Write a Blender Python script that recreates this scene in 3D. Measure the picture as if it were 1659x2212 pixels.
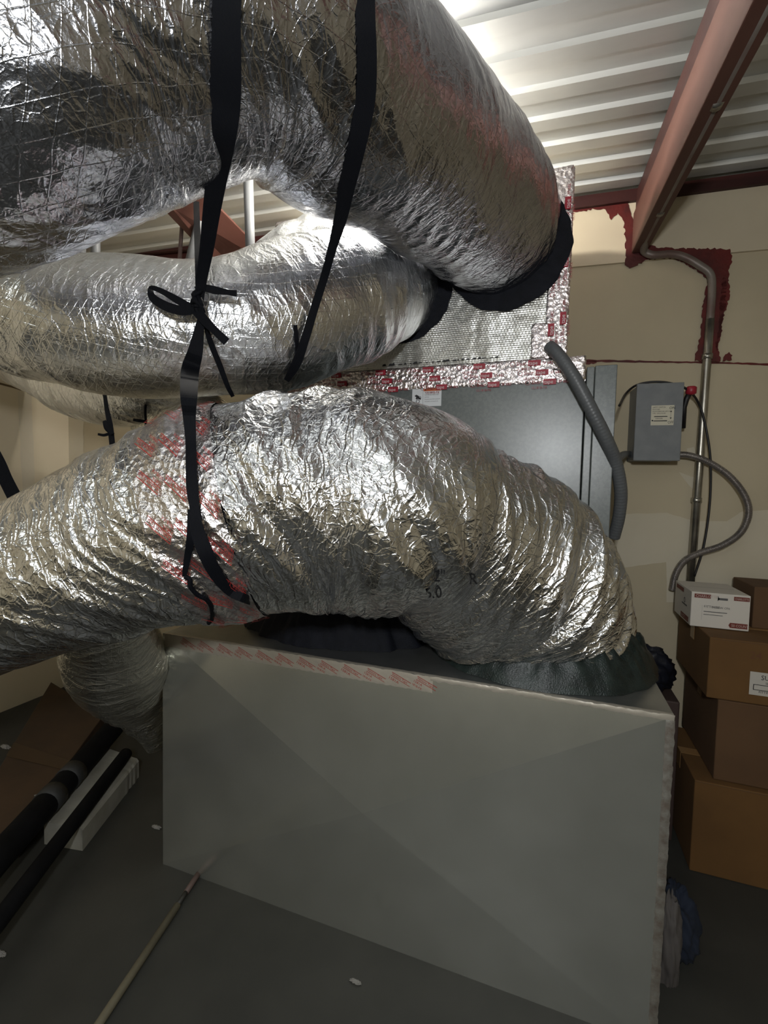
import bpy, math, random
import numpy as np
from mathutils import Vector, Matrix
from mathutils.bvhtree import BVHTree

for o in list(bpy.data.objects): bpy.data.objects.remove(o)
S = bpy.context.scene
COL = S.collection
random.seed(7)

# ---------------------------------------------------------------- camera
FPX = 1000.0; YAW = 0.3388; PIT = 0.0531; ROL = 0.024; EYE = Vector((0, 0, 1.5))
Fw = Vector((-math.sin(YAW)*math.cos(PIT), math.cos(YAW)*math.cos(PIT), -math.sin(PIT)))
R0 = Vector((math.cos(YAW), math.sin(YAW), 0)); U0 = R0.cross(Fw)
Up = U0*math.cos(ROL) - R0*math.sin(ROL); Rt = R0*math.cos(ROL) + U0*math.sin(ROL)
cd = bpy.data.cameras.new('camera'); cam = bpy.data.objects.new('camera', cd); COL.objects.link(cam)
cd.sensor_fit = 'HORIZONTAL'; cd.sensor_width = 36; cd.lens = FPX/1659*36; cd.clip_start = .02
m = Matrix((Rt, Up, -Fw)).transposed().to_4x4(); m.translation = EYE; cam.matrix_world = m
S.camera = cam

# ---------------------------------------------------------------- light and exposure
S.view_settings.view_transform = 'Standard'; S.view_settings.look = 'None'
S.view_settings.gamma = 1; S.view_settings.use_curve_mapping = False
S.view_settings.exposure = 0.6
W = bpy.data.worlds.new('world'); S.world = W; W.use_nodes = True
W.node_tree.nodes['Background'].inputs[0].default_value = (.75, .8, 1, 1)
W.node_tree.nodes['Background'].inputs[1].default_value = .01
def ray(px, py): return Fw + Rt*((px-829.5)/FPX) + Up*((1106-py)/FPX)
def pt(px, py, zc): return EYE + ray(px, py)*zc
def on_plane(px, py, p0, n):
    d = ray(px, py); return EYE + d*((Vector(p0)-EYE).dot(Vector(n))/d.dot(Vector(n)))
def onY(px, py, Y): return on_plane(px, py, (0, Y, 0), (0, 1, 0))
def onZ(px, py, Z): return on_plane(px, py, (0, 0, Z), (0, 0, 1))
def onX(px, py, X): return on_plane(px, py, (X, 0, 0), (1, 0, 0))
def lamp(name, loc, power, rad, color):
    L = bpy.data.lights.new(name, 'POINT'); L.energy = power; L.shadow_soft_size = rad; L.color = color
    o = bpy.data.objects.new(name, L); o.location = loc; COL.objects.link(o); return o
LAMP_A = pt(790, 262, 1.76)            # hangs between the upper ducts and the plenum
LAMP_B = Vector((.05, -.5, 1.86))    # hangs in the aisle behind the photographer
lamp('work_light_glow', LAMP_A, 75, .045, (1, .95, .86))
lamp('aisle_light_glow', LAMP_B, 68, .06, (.95, .98, 1))

FILL_C = Vector((-1.3, -1.7, 2.86))    # unseen strip added as fill light, on the ceiling further back
L_ = bpy.data.lights.new('fill_strip_glow', 'AREA'); L_.shape = 'RECTANGLE'; L_.size = 1.2; L_.size_y = .12; L_.energy = 11; L_.color = (.95, 1, .95)
lo = bpy.data.objects.new('fill_strip_glow', L_); lo.location = FILL_C; COL.objects.link(lo)
# ---------------------------------------------------------------- helpers
def link(name, me, mat=None, parent=None):
    o = bpy.data.objects.new(name, me); COL.objects.link(o)
    if mat: me.materials.append(mat)
    if parent:
        o.parent = parent
        o.matrix_parent_inverse = Matrix.Identity(4)
        if parent.type == 'EMPTY':
            o.location = -Vector(parent.location)
    return o
def tag(o, label, cat, group=None):
    o['label'] = label; o['category'] = cat
    if group: o['group'] = group
    return o
def thing(name, loc, label, cat, group=None):
    o = bpy.data.objects.new(name, None); o.location = loc; o.empty_display_size = .1
    COL.objects.link(o); return tag(o, label, cat, group)
def structure(o): o['kind'] = 'structure'; return o
class MB:
    def __init__(s): s.v = []; s.f = []; s.uv = None
    def add(s, vs, fs):
        b = len(s.v); s.v += [tuple(p) for p in vs]; s.f += [tuple(i+b for i in f) for f in fs]
    def box(s, a, b, xf=None):
        vs = [Vector((x, y, z)) for x in (a[0], b[0]) for y in (a[1], b[1]) for z in (a[2], b[2])]
        if xf: vs = [xf @ p for p in vs]
        s.add(vs, [(0,1,3,2),(4,6,7,5),(0,4,5,1),(2,3,7,6),(0,2,6,4),(1,5,7,3)])
    def tube(s, pts, r, n=12, caps=True):
        P = [Vector(p) for p in pts]; m = len(P)
        rr = r if isinstance(r, (list, tuple)) else [r]*m
        T = [(P[min(i+1, m-1)]-P[max(i-1, 0)]).normalized() for i in range(m)]
        a = T[0].orthogonal().normalized(); vs = []
        for i in range(m):
            a = (a - T[i]*a.dot(T[i])).normalized(); b = T[i].cross(a)
            for k in range(n):
                t = 2*math.pi*k/n; vs.append(P[i] + (a*math.cos(t)+b*math.sin(t))*rr[i])
        fs = [(i*n+k, i*n+(k+1) % n, (i+1)*n+(k+1) % n, (i+1)*n+k) for i in range(m-1) for k in range(n)]
        if caps: fs += [tuple(range(n))[::-1], tuple((m-1)*n+k for k in range(n))]
        s.add(vs, fs)
    def prism(s, poly, d):          # poly: 3D points of a face, d: extrusion vector
        n = len(poly); d = Vector(d); vs = [Vector(p) for p in poly] + [Vector(p)+d for p in poly]
        s.add(vs, [tuple(range(n))[::-1], tuple(range(n, 2*n))] + [(i, (i+1) % n, n+(i+1) % n, n+i) for i in range(n)])
    def build(s, name, mat=None, parent=None, smooth=False, bevel=0, seg=2):
        me = bpy.data.meshes.new(name); me.from_pydata(s.v, [], s.f); me.validate()
        if smooth: me.shade_smooth()
        o = link(name, me, mat, parent)
        if bevel:
            b = o.modifiers.new('bevel', 'BEVEL'); b.width = bevel; b.segments = seg; b.limit_method = 'ANGLE'
        return o
def catmull(P, n):
    P = np.array([tuple(p) for p in P], float); Q = np.vstack([2*P[0]-P[1], P, 2*P[-1]-P[-2]]); out = []
    m = len(P)-1
    for t in np.linspace(0, m, n*4):
        i = min(int(t), m-1); u = t-i; a, b, c, d = Q[i:i+4]
        out.append(.5*((2*b)+(-a+c)*u+(2*a-5*b+4*c-d)*u*u+(-a+3*b-3*c+d)*u**3))
    out = np.array(out); L = np.r_[0, np.cumsum(np.linalg.norm(np.diff(out[:, :3], axis=0), axis=1))]
    s = np.linspace(0, L[-1], n)
    return np.array([np.interp(s, L, out[:, k]) for k in range(out.shape[1])]).T, s
def cpts(P, n): return [Vector(p) for p in catmull(P, n)[0]]
# vectorised gradient noise
_rng = np.random.RandomState(3); _perm = np.tile(_rng.permutation(256), 3)
_g = _rng.normal(size=(256, 3)); _g /= np.linalg.norm(_g, axis=1)[:, None]
def noise(x, y, z, seed=0):
    x = x+seed*17.3; y = y+seed*5.1
    xi, yi, zi = np.floor(x).astype(int), np.floor(y).astype(int), np.floor(z).astype(int)
    xf, yf, zf = x-xi, y-yi, z-zi; f = lambda t: t*t*t*(t*(t*6-15)+10); u, v, w = f(xf), f(yf), f(zf)
    r = 0
    for i in (0, 1):
        for j in (0, 1):
            for k in (0, 1):
                h = _perm[(_perm[(_perm[(xi+i) & 255]+yi+j) & 255]+zi+k) & 255]; g = _g[h]
                r = r + (u if i else 1-u)*(v if j else 1-v)*(w if k else 1-w)*(g[..., 0]*(xf-i)+g[..., 1]*(yf-j)+g[..., 2]*(zf-k))
    return r*1.6

# ---------------------------------------------------------------- materials
def mat(name, col, rough=.6, metal=0, **k):
    M = bpy.data.materials.new(name); M.use_nodes = True; b = M.node_tree.nodes['Principled BSDF']
    b.inputs['Base Color'].default_value = (*col, 1); b.inputs['Roughness'].default_value = rough
    b.inputs['Metallic'].default_value = metal
    for a, v in k.items(): b.inputs[a.replace('_', ' ')].default_value = v
    return M
class NT:
    def __init__(s, M): s.M = M; s.t = M.node_tree; s.b = s.t.nodes['Principled BSDF']
    def n(s, typ, ins=None, **at):
        nd = s.t.nodes.new(typ)
        for a, v in at.items(): setattr(nd, a, v)
        for a, v in (ins or {}).items():
            if isinstance(v, bpy.types.NodeSocket): s.t.links.new(v, nd.inputs[a])
            else: nd.inputs[a].default_value = v
        return nd
    def m(s, op, a, b=0.0, c=None):
        d = {0: a, 1: b}
        if c is not None: d[2] = c
        return s.n('ShaderNodeMath', d, operation=op).outputs[0]
    def ramp(s, fac, stops):
        r = s.n('ShaderNodeValToRGB', {'Fac': fac}); e = r.color_ramp.elements
        while len(e) < len(stops): e.new(.5)
        for q, (p, c) in zip(e, stops): q.position = p; q.color = (*c, 1) if len(c) == 3 else c
        return r.outputs[0]
    def noise(s, vec, scale, detail=4, rough=.55): return s.n('ShaderNodeTexNoise', {'Vector': vec, 'Scale': scale, 'Detail': detail, 'Roughness': rough})
    def set(s, name, sock): s.t.links.new(sock, s.b.inputs[name])
def varied(name, a, b, scale, rough=.7, metal=0, bump=.0, stretch=(1, 1, 1), contrast=(.35, .65), **k):
    M = mat(name, a, rough, metal, **k); t = NT(M); co = t.n('ShaderNodeTexCoord').outputs['Object']
    mp = t.n('ShaderNodeMapping', {'Vector': co, 'Scale': stretch}).outputs[0]
    nz = t.noise(mp, scale, 6)
    t.set('Base Color', t.ramp(nz.outputs[0], [(contrast[0], a), (contrast[1], b)]))
    if bump:
        n2 = t.noise(mp, scale*12, 3)
        t.set('Normal', t.n('ShaderNodeBump', {'Height': n2.outputs[0], 'Strength': bump, 'Distance': .002}).outputs[0])
    return M
def foil(name, base=(.74, .73, .72), rough=.2, grid=.026, crinkle=1.0, grid_h=1.0, metal=1.0, fine=1.0, ridge=1.0):
    M = mat(name, base, rough, metal); t = NT(M)
    uv = t.n('ShaderNodeUVMap').outputs[0]; co = t.n('ShaderNodeTexCoord').outputs['Object']
    # scrim: two families of raised threads crossing on the facing
    sx = t.n('ShaderNodeSeparateXYZ', {'Vector': uv})
    wob = t.noise(uv, 9, 2)
    def line(expr, p):
        q = t.m('DIVIDE', t.m('ADD', expr, t.m('MULTIPLY', wob.outputs[0], .02)), p)
        fr = t.m('ABSOLUTE', t.m('SUBTRACT', t.m('FRACT', q), .5))
        return t.m('SMOOTH_MIN', t.m('MULTIPLY', fr, p/.0012*1.0), 1.0, .3)
    a = line(t.m('ADD', sx.outputs[0], t.m('MULTIPLY', sx.outputs[1], .62)), grid)
    b = line(t.m('SUBTRACT', sx.outputs[1], t.m('MULTIPLY', sx.outputs[0], .18)), grid*1.25)
    g = t.m('MULTIPLY', a, b)
    # crinkles: creased cells of several sizes
    w = t.noise(co, 7, 3); vec = t.n('ShaderNodeVectorMath', {0: co, 1: w.outputs[1]}, operation='MULTIPLY_ADD'); 
    vm = t.n('ShaderNodeVectorMath', {0: w.outputs[1], 'Scale': .12}, operation='SCALE').outputs[0]
    v2 = t.n('ShaderNodeVectorMath', {0: co, 1: vm}, operation='ADD').outputs[0]
    vo1 = t.n('ShaderNodeTexVoronoi', {'Vector': v2, 'Scale': 26}, feature='F1').outputs['Distance']
    vo2 = t.n('ShaderNodeTexVoronoi', {'Vector': v2, 'Scale': 75}, feature='F1').outputs['Distance']
    us = t.n('ShaderNodeMapping', {'Vector': uv, 'Scale': (1, .22, 1), 'Rotation': (0, 0, .35)}).outputs[0]
    us = t.n('ShaderNodeVectorMath', {0: us, 1: t.n('ShaderNodeVectorMath', {0: t.noise(uv, 5, 3).outputs[1], 'Scale': .10}, operation='SCALE').outputs[0]}, operation='ADD').outputs[0]
    vs1 = t.n('ShaderNodeTexVoronoi', {'Vector': us, 'Scale': 34}, feature='F1').outputs['Distance']
    vs2 = t.n('ShaderNodeTexVoronoi', {'Vector': us, 'Scale': 90}, feature='F1').outputs['Distance']
    fn = t.noise(co, 160, 3).outputs[0]
    h = t.m('ADD', t.m('MULTIPLY', vo1, .0022*crinkle), t.m('MULTIPLY', vo2, .0010*crinkle))
    h = t.m('ADD', h, t.m('ADD', t.m('MULTIPLY', vs1, .0095*crinkle), t.m('MULTIPLY', vs2, .0024*crinkle)))
    ve = t.n('ShaderNodeTexVoronoi', {'Vector': us, 'Scale': 42}, feature='DISTANCE_TO_EDGE').outputs['Distance']
    ve2 = t.n('ShaderNodeTexVoronoi', {'Vector': v2, 'Scale': 46}, feature='DISTANCE_TO_EDGE').outputs['Distance']
    e1 = t.m('SMOOTH_MIN', t.m('MULTIPLY', ve, 9.0), 1.0, .3); e2 = t.m('SMOOTH_MIN', t.m('MULTIPLY', ve2, 11.0), 1.0, .3)
    h = t.m('SUBTRACT', h, t.m('ADD', t.m('MULTIPLY', e1, .0016*ridge), t.m('MULTIPLY', e2, .0007*ridge)))
    h = t.m('ADD', h, t.m('MULTIPLY', fn, .0010*fine))
    h = t.m('SUBTRACT', h, t.m('MULTIPLY', g, .0009*grid_h))
    t.set('Normal', t.n('ShaderNodeBump', {'Height': h, 'Strength': .75, 'Distance': 1.0}).outputs[0])
    dn = t.noise(co, 3.2, 4).outputs[0]
    t.set('Roughness', t.m('MULTIPLY_ADD', dn, .22, rough-.08))
    return M
def foil_tape(name, base=(.72, .66, .66)):
    M = mat(name, base, .24, 1); t = NT(M); co = t.n('ShaderNodeTexCoord').outputs['Object']
    vo = t.n('ShaderNodeTexVoronoi', {'Vector': co, 'Scale': 70.0}).outputs['Distance']; n = t.noise(co, 150, 3).outputs[0]
    h = t.m('ADD', t.m('MULTIPLY', vo, .004), t.m('MULTIPLY', n, .003))
    t.set('Normal', t.n('ShaderNodeBump', {'Height': h, 'Strength': .8, 'Distance': 1.0}).outputs[0]); return M

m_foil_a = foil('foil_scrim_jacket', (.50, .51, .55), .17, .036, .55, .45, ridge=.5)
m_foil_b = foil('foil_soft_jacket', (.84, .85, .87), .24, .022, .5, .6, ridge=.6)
m_foil_d = foil('foil_crumpled_jacket', (.82, .83, .85), .16, .022, .8, .3, ridge=1.1)
m_foil_e = foil('foil_thin_jacket', (.70, .68, .62), .24, .02, .7, .6)
m_tape = foil_tape('printed_foil_tape')
m_mastic = varied('black_mastic', (.004, .005, .008), (.007, .008, .013), 25, .7, 0, .9, Specular_IOR_Level=.2)
m_strap = mat('black_webbing', (.002, .0025, .0045), .7, Specular_IOR_Level=.15); 
t = NT(m_strap); co = t.n('ShaderNodeTexCoord').outputs['Object']
wv = t.n('ShaderNodeTexWave', {'Vector': co, 'Scale': 160.0, 'Distortion': .4}).outputs['Fac']
t.set('Normal', t.n('ShaderNodeBump', {'Height': wv, 'Strength': .5, 'Distance': .001}).outputs[0])
m_red_ink = mat('red_print', (.33, .012, .03), .45)
m_rust_ink = mat('rust_print', (.30, .028, .016), .5)
m_black_ink = mat('black_print', (.008, .008, .01), .5)
m_white = mat('white_sticker', (.72, .74, .76), .5)
m_orange = mat('orange_header', (.62, .13, .03), .5)
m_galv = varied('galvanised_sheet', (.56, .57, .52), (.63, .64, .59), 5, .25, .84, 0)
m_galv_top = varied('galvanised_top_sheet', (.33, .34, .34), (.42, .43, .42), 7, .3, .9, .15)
m_unit = varied('grey_enamel', (.115, .13, .128), (.14, .155, .15), 90, .29, 0, .10, contrast=(.45, .55), Coat_Weight=.15, Coat_Roughness=.25)
m_box_grey = varied('switch_enamel', (.17, .18, .19), (.2, .21, .215), 20, .45, .0, .1)
m_wall = varied('cream_drywall', (.46, .395, .275), (.53, .455, .32), 1.6, .85, 0, .15)
m_wall_dim = varied('compound_drywall', (.62, .56, .44), (.56, .50, .38), 2.0, .85, 0, .1)
m_red = varied('red_oxide_paint', (.060, .005, .004), (.12, .009, .006), 9, .6, 0, .5)
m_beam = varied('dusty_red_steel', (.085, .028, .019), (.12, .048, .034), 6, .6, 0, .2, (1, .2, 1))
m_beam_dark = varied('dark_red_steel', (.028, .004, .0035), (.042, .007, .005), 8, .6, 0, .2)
m_deck = varied('galvanised_deck', (.66, .66, .63), (.44, .45, .44), 2.4, .42, .45, .05, (.25, 1, 1))
m_floor = varied('dark_concrete', (.030, .030, .026), (.045, .044, .038), 3, .55, 0, .25)
m_card = varied('brown_cardboard', (.115, .055, .014), (.145, .070, .018), 4, .85, 0, .1)
m_card2 = varied('reddish_cardboard', (.09, .046, .02), (.115, .06, .026), 4, .85, 0, .1)
m_carton = mat('white_carton', (.62, .58, .52), .7)
m_conduit = varied('steel_conduit', (.45, .43, .38), (.30, .28, .24), 14, .33, .9, .1)
m_liquid = mat('grey_vinyl_conduit', (.10, .105, .11), .42)
m_cable = mat('black_cable', (.008, .007, .008), .5)
m_rubber = varied('black_pipe_insulation', (.002, .002, .0025), (.005, .005, .006), 10, .8, Specular_IOR_Level=.15)
m_foam = varied('white_foam', (.24, .23, .19), (.30, .29, .25), 9, .8, 0, .3)
m_pvc = mat('grey_pipe', (.12, .125, .13), .5)
m_stick = varied('pale_wood', (.15, .13, .085), (.11, .095, .06), 12, .7)
m_bulb = mat('bulb_glass', (1, 1, 1), .4); NT(m_bulb).b.inputs['Emission Color'].default_value = (1, .95, .85, 1); NT(m_bulb).b.inputs['Emission Strength'].default_value = 12
m_fsk = mat('reinforced_foil_facing', (.74, .74, .70), .3, .9)
t = NT(m_fsk); co = t.n('ShaderNodeTexCoord').outputs['Object']; sx = t.n('ShaderNodeSeparateXYZ', {'Vector': co})
def ln(e, p, w): return t.m('SMOOTH_MIN', t.m('MULTIPLY', t.m('ABSOLUTE', t.m('SUBTRACT', t.m('FRACT', t.m('DIVIDE', e, p)), .5)), p/w), 1.0, .2)
g1 = ln(t.m('ADD', sx.outputs[2], t.m('MULTIPLY', sx.outputs[0], 2.2)), .028, .0022)
g2 = ln(t.m('SUBTRACT', sx.outputs[2], t.m('MULTIPLY', sx.outputs[0], 2.2)), .028, .0022)
g3 = ln(sx.outputs[2], .0085, .003)
hh = t.m('ADD', t.m('MULTIPLY', t.m('MULTIPLY', g1, g2), -.0012), t.m('MULTIPLY', g3, -.0008))
hh = t.m('ADD', hh, t.m('MULTIPLY', t.noise(co, 9, 2).outputs[0], .02))
t.set('Normal', t.n('ShaderNodeBump', {'Height': hh, 'Strength': .7, 'Distance': 1.0}).outputs[0])

# ---------------------------------------------------------------- writing
_tc = {}
def text_geo(s):
    if s not in _tc:
        cu = bpy.data.curves.new('t', 'FONT'); cu.body = s; cu.size = 1; cu.resolution_u = 2; cu.align_x = 'LEFT'
        o = bpy.data.objects.new('t', cu); COL.objects.link(o); bpy.context.view_layer.update()
        dg = bpy.context.evaluated_depsgraph_get(); me = o.evaluated_get(dg).to_mesh()
        _tc[s] = ([(v.co.x, v.co.y) for v in me.vertices], [tuple(p.vertices) for p in me.polygons])
        o.evaluated_get(dg).to_mesh_clear(); bpy.data.objects.remove(o); bpy.data.curves.remove(cu)
    return _tc[s]
def write(mb, s, size, fn, x0=0, y0=0, sx=1.0):
    v, f = text_geo(s); mb.add([fn(x0+a*size*sx, y0+b*size) for a, b in v], f)
def rect(mb, fn, x0, y0, x1, y1, n=1):
    for i in range(n):
        a = x0+(x1-x0)*i/n; b = x0+(x1-x0)*(i+1)/n
        mb.add([fn(a, y0), fn(b, y0), fn(b, y1), fn(a, y1)], [(0, 1, 2, 3)])
def planefn(o, x, y, off=.001):
    o, x, y = Vector(o), Vector(x).normalized(), Vector(y).normalized(); n = x.cross(y)*off
    return lambda a, b: o + x*a + y*b + n

# ---------------------------------------------------------------- room shell
WD = Vector((math.cos(.062), math.sin(.062), 0)); WN = Vector((math.sin(.062), -math.cos(.062), 0))   # back wall direction, normal to room
WP = Vector((.4, 2.62, 0))
def onW(px, py, off=0): return on_plane(px, py, WP + WN*off, WN)
ZD = onW(1240, 434).z      # deck height at the wall
XL = -3.25; XR = 2.9; YB = -2.9
def wl(x): return WP + WD*((x-WP.x)/WD.x)
b = MB(); b.box((XL-.2, YB-.2, -.1), (XR+.2, 3.2, 0)); floor = structure(b.build('floor', m_floor))
b = MB(); b.prism([wl(XL-.1), wl(XR+.1), wl(XR+.1)+Vector((0, 0, ZD+.15)), wl(XL-.1)+Vector((0, 0, ZD+.15))], -WN*.12)
wall = structure(b.build('wall_back', m_wall))
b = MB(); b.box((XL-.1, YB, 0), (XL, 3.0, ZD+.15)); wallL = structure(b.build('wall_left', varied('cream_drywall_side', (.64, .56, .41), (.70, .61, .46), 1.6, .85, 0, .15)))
b = MB(); b.box((XR, YB, 0), (XR+.1, 3.2, ZD+.15)); structure(b.build('wall_right', m_wall))
b = MB(); b.box((XL, YB-.1, 0), (XR, YB, ZD+.15)); structure(b.build('wall_front', m_wall))
# corrugated deck, ribs running along the back wall
b = MB(); prof = []; p = .152; d = .017; q = -6.2
while q < .06:
    prof += [(q, 0), (q+.060, 0), (q+.067, d), (q+.145, d)]; q += p
A0 = wl(XL-.1); B0 = wl(XR+.1); vs = []
for (q, h) in prof:
    for base in (A0, B0): vs.append(base - WN*q*1 + Vector((0, 0, ZD+h)))
nv = len(prof); b.add(vs, [(2*i, 2*i+1, 2*i+3, 2*i+2) for i in range(nv-1)])
o = b.build('ceiling', m_deck); structure(o); sm = o.modifiers.new('thick', 'SOLIDIFY'); sm.thickness = .004; sm.offset = 1

def jagged(pts, amp, step, seed):
    rr = random.Random(seed); out = []
    for i in range(len(pts)):
        a, c = Vector((*pts[i], 0)), Vector((*pts[(i+1) % len(pts)], 0)); L = (c-a).length; k = max(1, int(L/step))
        for j in range(k):
            q = a.lerp(c, j/k); out.append((q.x+rr.uniform(-amp, amp), q.y+rr.uniform(-amp, amp)))
    return out
def wall_patch(name, pts, mat_, amp=4, step=5, off=.002, seed=1, parent=None, fn=None):
    fn = fn or (lambda x, y: onW(x, y, off)); P = [fn(x, y) for x, y in jagged(pts, amp, step, seed)]
    from mathutils.geometry import tessellate_polygon
    tri = tessellate_polygon([P]); b = MB(); b.add(P, tri); return b.build(name, mat_, parent or wall)
# upper drywall band (proud of the wall) with its lower lip, running behind the beam
b = MB(); zl0, zl1 = onW(1240, 579), onW(1659, 541)
b.prism([wl(XL)+WN*.0+Vector((0, 0, zl0.z)), Vector((zl0.x, zl0.y, zl0.z)), Vector((zl1.x, zl1.y, zl1.z)), Vector((wl(XR).x, wl(XR).y, zl1.z)),
         wl(XR)+Vector((0, 0, ZD)), wl(XL)+Vector((0, 0, ZD))], WN*.014)
structure(b.build('trim_1', varied('upper_drywall_band', (.56, .48, .35), (.62, .54, .40), 2, .85)))
# steel wall angle under the deck
b = MB(); b.prism([wl(XL)+Vector((0, 0, ZD-.055)), wl(XR)+Vector((0, 0, ZD-.055)), wl(XR)+Vector((0, 0, ZD)), wl(XL)+Vector((0, 0, ZD))], WN*.035)
structure(b.build('trim_2', m_beam_dark))
# joint line between drywall sheets and finishing marks
wall_patch('painted_joint', [(1225, 776), (1520, 781), (1659, 785), (1800, 787), (1800, 791), (1659, 789), (1520, 785), (1225, 781)], m_red, .8, 9, seed=2)
wall_patch('red_overspray', [(1236, 777), (1290, 778), (1288, 785), (1250, 789), (1236, 786)], m_red, 1.2, 5, seed=12)
for i, poly in enumerate([
    [(1200, 446), (1290, 444), (1300, 436), (1352, 436), (1368, 470), (1372, 560), (1362, 576), (1350, 570), (1352, 520), (1346, 480), (1336, 462), (1322, 474), (1308, 452), (1280, 452), (1240, 458), (1200, 458)],
    [(1352, 560), (1398, 530), (1440, 536), (1575, 537), (1582, 560), (1574, 590), (1576, 640), (1560, 700), (1551, 756), (1556, 780), (1500, 780), (1512, 730), (1518, 660), (1530, 600), (1500, 580), (1455, 557), (1400, 562), (1362, 578)],
    [(1561, 600), (1569, 600), (1566, 660), (1558, 720), (1549, 760), (1545, 755), (1552, 700)],
    [(1560, 770), (1575, 762), (1584, 768), (1580, 778), (1560, 780)]]):
    wall_patch('red_overspray', poly, m_red, 2.6, 5, off=.0165 if i in (0,) else .016, seed=20+i)
# smoothed joint compound shapes
def comp(pts, i, off=.0012, fn=None, parent=None): return wall_patch('joint_compound', pts, m_wall_dim, 1.2, 14, off=off, seed=50+i, fn=fn, parent=parent)
comp([(1335, 1110), (1440, 1108), (1500, 1125), (1570, 1125), (1600, 1105), (1700, 1100), (1700, 1300), (1440, 1300), (1440, 1215), (1380, 1222), (1320, 1228)], 1)
comp([(1465, 1020), (1500, 1032), (1500, 1060), (1480, 1040)], 2)
fl = lambda x, y: onX(x, y, XL+.0015)
wall_patch('joint_compound', [(38, 846), (68, 852), (76, 1060), (50, 1085)], m_wall_dim, 1, 20, seed=61, fn=fl, parent=wallL)
wall_patch('painted_joint', [(-80, 806), (0, 826), (60, 842), (120, 857), (120, 861), (60, 847), (0, 831), (-80, 811)], mat('brown_joint_line', (.16, .11, .06), .9), .8, 12, seed=62, fn=fl, parent=wallL)  # brown line along the drywall seam
wall_patch('joint_compound', [(118, 862), (180, 870), (180, 1100), (122, 1100)], m_wall_dim, 1, 20, seed=63)
wall_patch('compound_smear', [(1484, 968), (1500, 964), (1502, 985), (1488, 990)], m_wall_dim, 1.5, 6, seed=64)

# ---------------------------------------------------------------- roof beams
def beam(name, pa, pb, hgt, wid, split, label):
    # left vertical face runs through pa (wall end, bottom corner) and pb (near end, bottom corner)
    pa, pb = Vector(pa), Vector(pb); dr = (pb-pa).normalized(); side = Vector((dr.y, -dr.x, 0)).normalized()
    if side.x < 0: side = -side
    up = Vector((0, 0, 1)); t_ = thing(name, pa, label, 'beam')
    def sec(x0, x1, z0, z1, nm, mt):
        b = MB(); q = [pa+side*x0+up*z0, pa+side*x1+up*z0, pa+side*x1+up*z1, pa+side*x0+up*z1]; b.prism(q, pb-pa); b.build(nm, mt, t_, bevel=.004)
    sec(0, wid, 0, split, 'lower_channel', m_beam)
    sec(.008, wid, split, hgt, 'upper_channel', m_beam_dark)  # shade on the upper web is put into this darker, redder paint colour
    return t_
zb = onW(1364, 548, .02)
xb = zb.x
near = onX(1627, 0, xb+.02); near = zb + (near-zb)*1.8
beam('roof_beam', zb, near, ZD-zb.z-.005, .065, (ZD-zb.z)*.64, 'red steel roof beam on the right running back to the wall with a pipe beside it')
# second beam seen through the gap between the upper ducts
def plate(name, quad, thick, mt, parent=None, bevel=.003):
    b = MB(); q = [Vector(x) for x in quad]; n = (q[1]-q[0]).cross(q[2]-q[0]).normalized()*thick; b.prism(q, n); return b.build(name, mt, parent, bevel=bevel)
k0 = pt(580, 600, 2.62); k1 = pt(330, 370, 1.9)
t_ = thing('roof_brace', k0, 'red steel brace crossing behind the gap between the two upper ducts', 'beam')
plate('web', [pt(600, 575, 2.60), pt(440, 410, 2.05), pt(365, 440, 2.05), pt(520, 590, 2.60)], .02, m_beam, t_)
plate('lower_flange', [pt(522, 592, 2.58), pt(366, 442, 2.03), pt(352, 452, 2.06), pt(506, 612, 2.61)], -.06, m_beam, t_)
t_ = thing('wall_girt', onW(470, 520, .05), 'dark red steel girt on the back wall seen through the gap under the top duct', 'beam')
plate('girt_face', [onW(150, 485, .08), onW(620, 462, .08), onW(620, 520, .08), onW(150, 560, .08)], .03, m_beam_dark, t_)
wall_patch('red_overspray', [(150, 560), (500, 532), (600, 512), (640, 560), (560, 575), (480, 545), (400, 548), (330, 560), (280, 556), (240, 600), (150, 640)], m_red, 3, 6, off=.018, seed=31)

# pipe that follows the beam and drops down the wall
def pipe(pts, r, name, mt, label=None, cat='pipe', parent=None, n=14, k=None, bands=None):
    P = cpts(pts, k) if k else [Vector(p) for p in pts]
    b = MB(); b.tube(P, r, n); o = b.build(name, mt, parent, smooth=True)
    if label: tag(o, label, cat)
    return o
pb_ = onW(1388, 530, .07); dirb = (near-zb).normalized()
pn = pb_ + dirb*2.6
el = [pn, pb_+dirb*.6, pb_+dirb*.08, pb_+dirb*.03+Vector((.004, 0, -.008)), onW(1392, 543, .05), onW(1412, 551, .045), onW(1450, 549, .035), onW(1480, 556, .03), onW(1512, 574, .028), onW(1534, 592, .028), onW(1538, 625, .028), onW(1534, 690, .028), onW(1527, 780, .028)]
rt = thing('conduit', el[4], 'painted steel conduit following the right hand beam, then dropping down the back wall', 'conduit')
P = [el[0], el[1], el[2]] + cpts(el[2:12], 60)[1:]
pipe(P, .017, 'upper_run', varied('overpainted_conduit', (.24, .22, .19), (.15, .10, .085), 5, .45, .2, .1), parent=rt)
pipe([onW(1534, 690, .028), onW(1527, 780, .028), onW(1512, 990, .028), onW(1491, 1262, .028)], .0185, 'lower_run', m_conduit, parent=rt)
for (x, y) in ((1528, 770), (1505, 1080)):
    a, c = onW(x, y-5, .028), onW(x-.8, y+6, .028); pipe([a, c], .023, 'coupling', m_conduit, parent=rt)
for w_ in (.35, 1.0): pipe([pb_+dirb*w_, pb_+dirb*(w_+.03)], .021, 'coupling', m_conduit, parent=rt)

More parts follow.
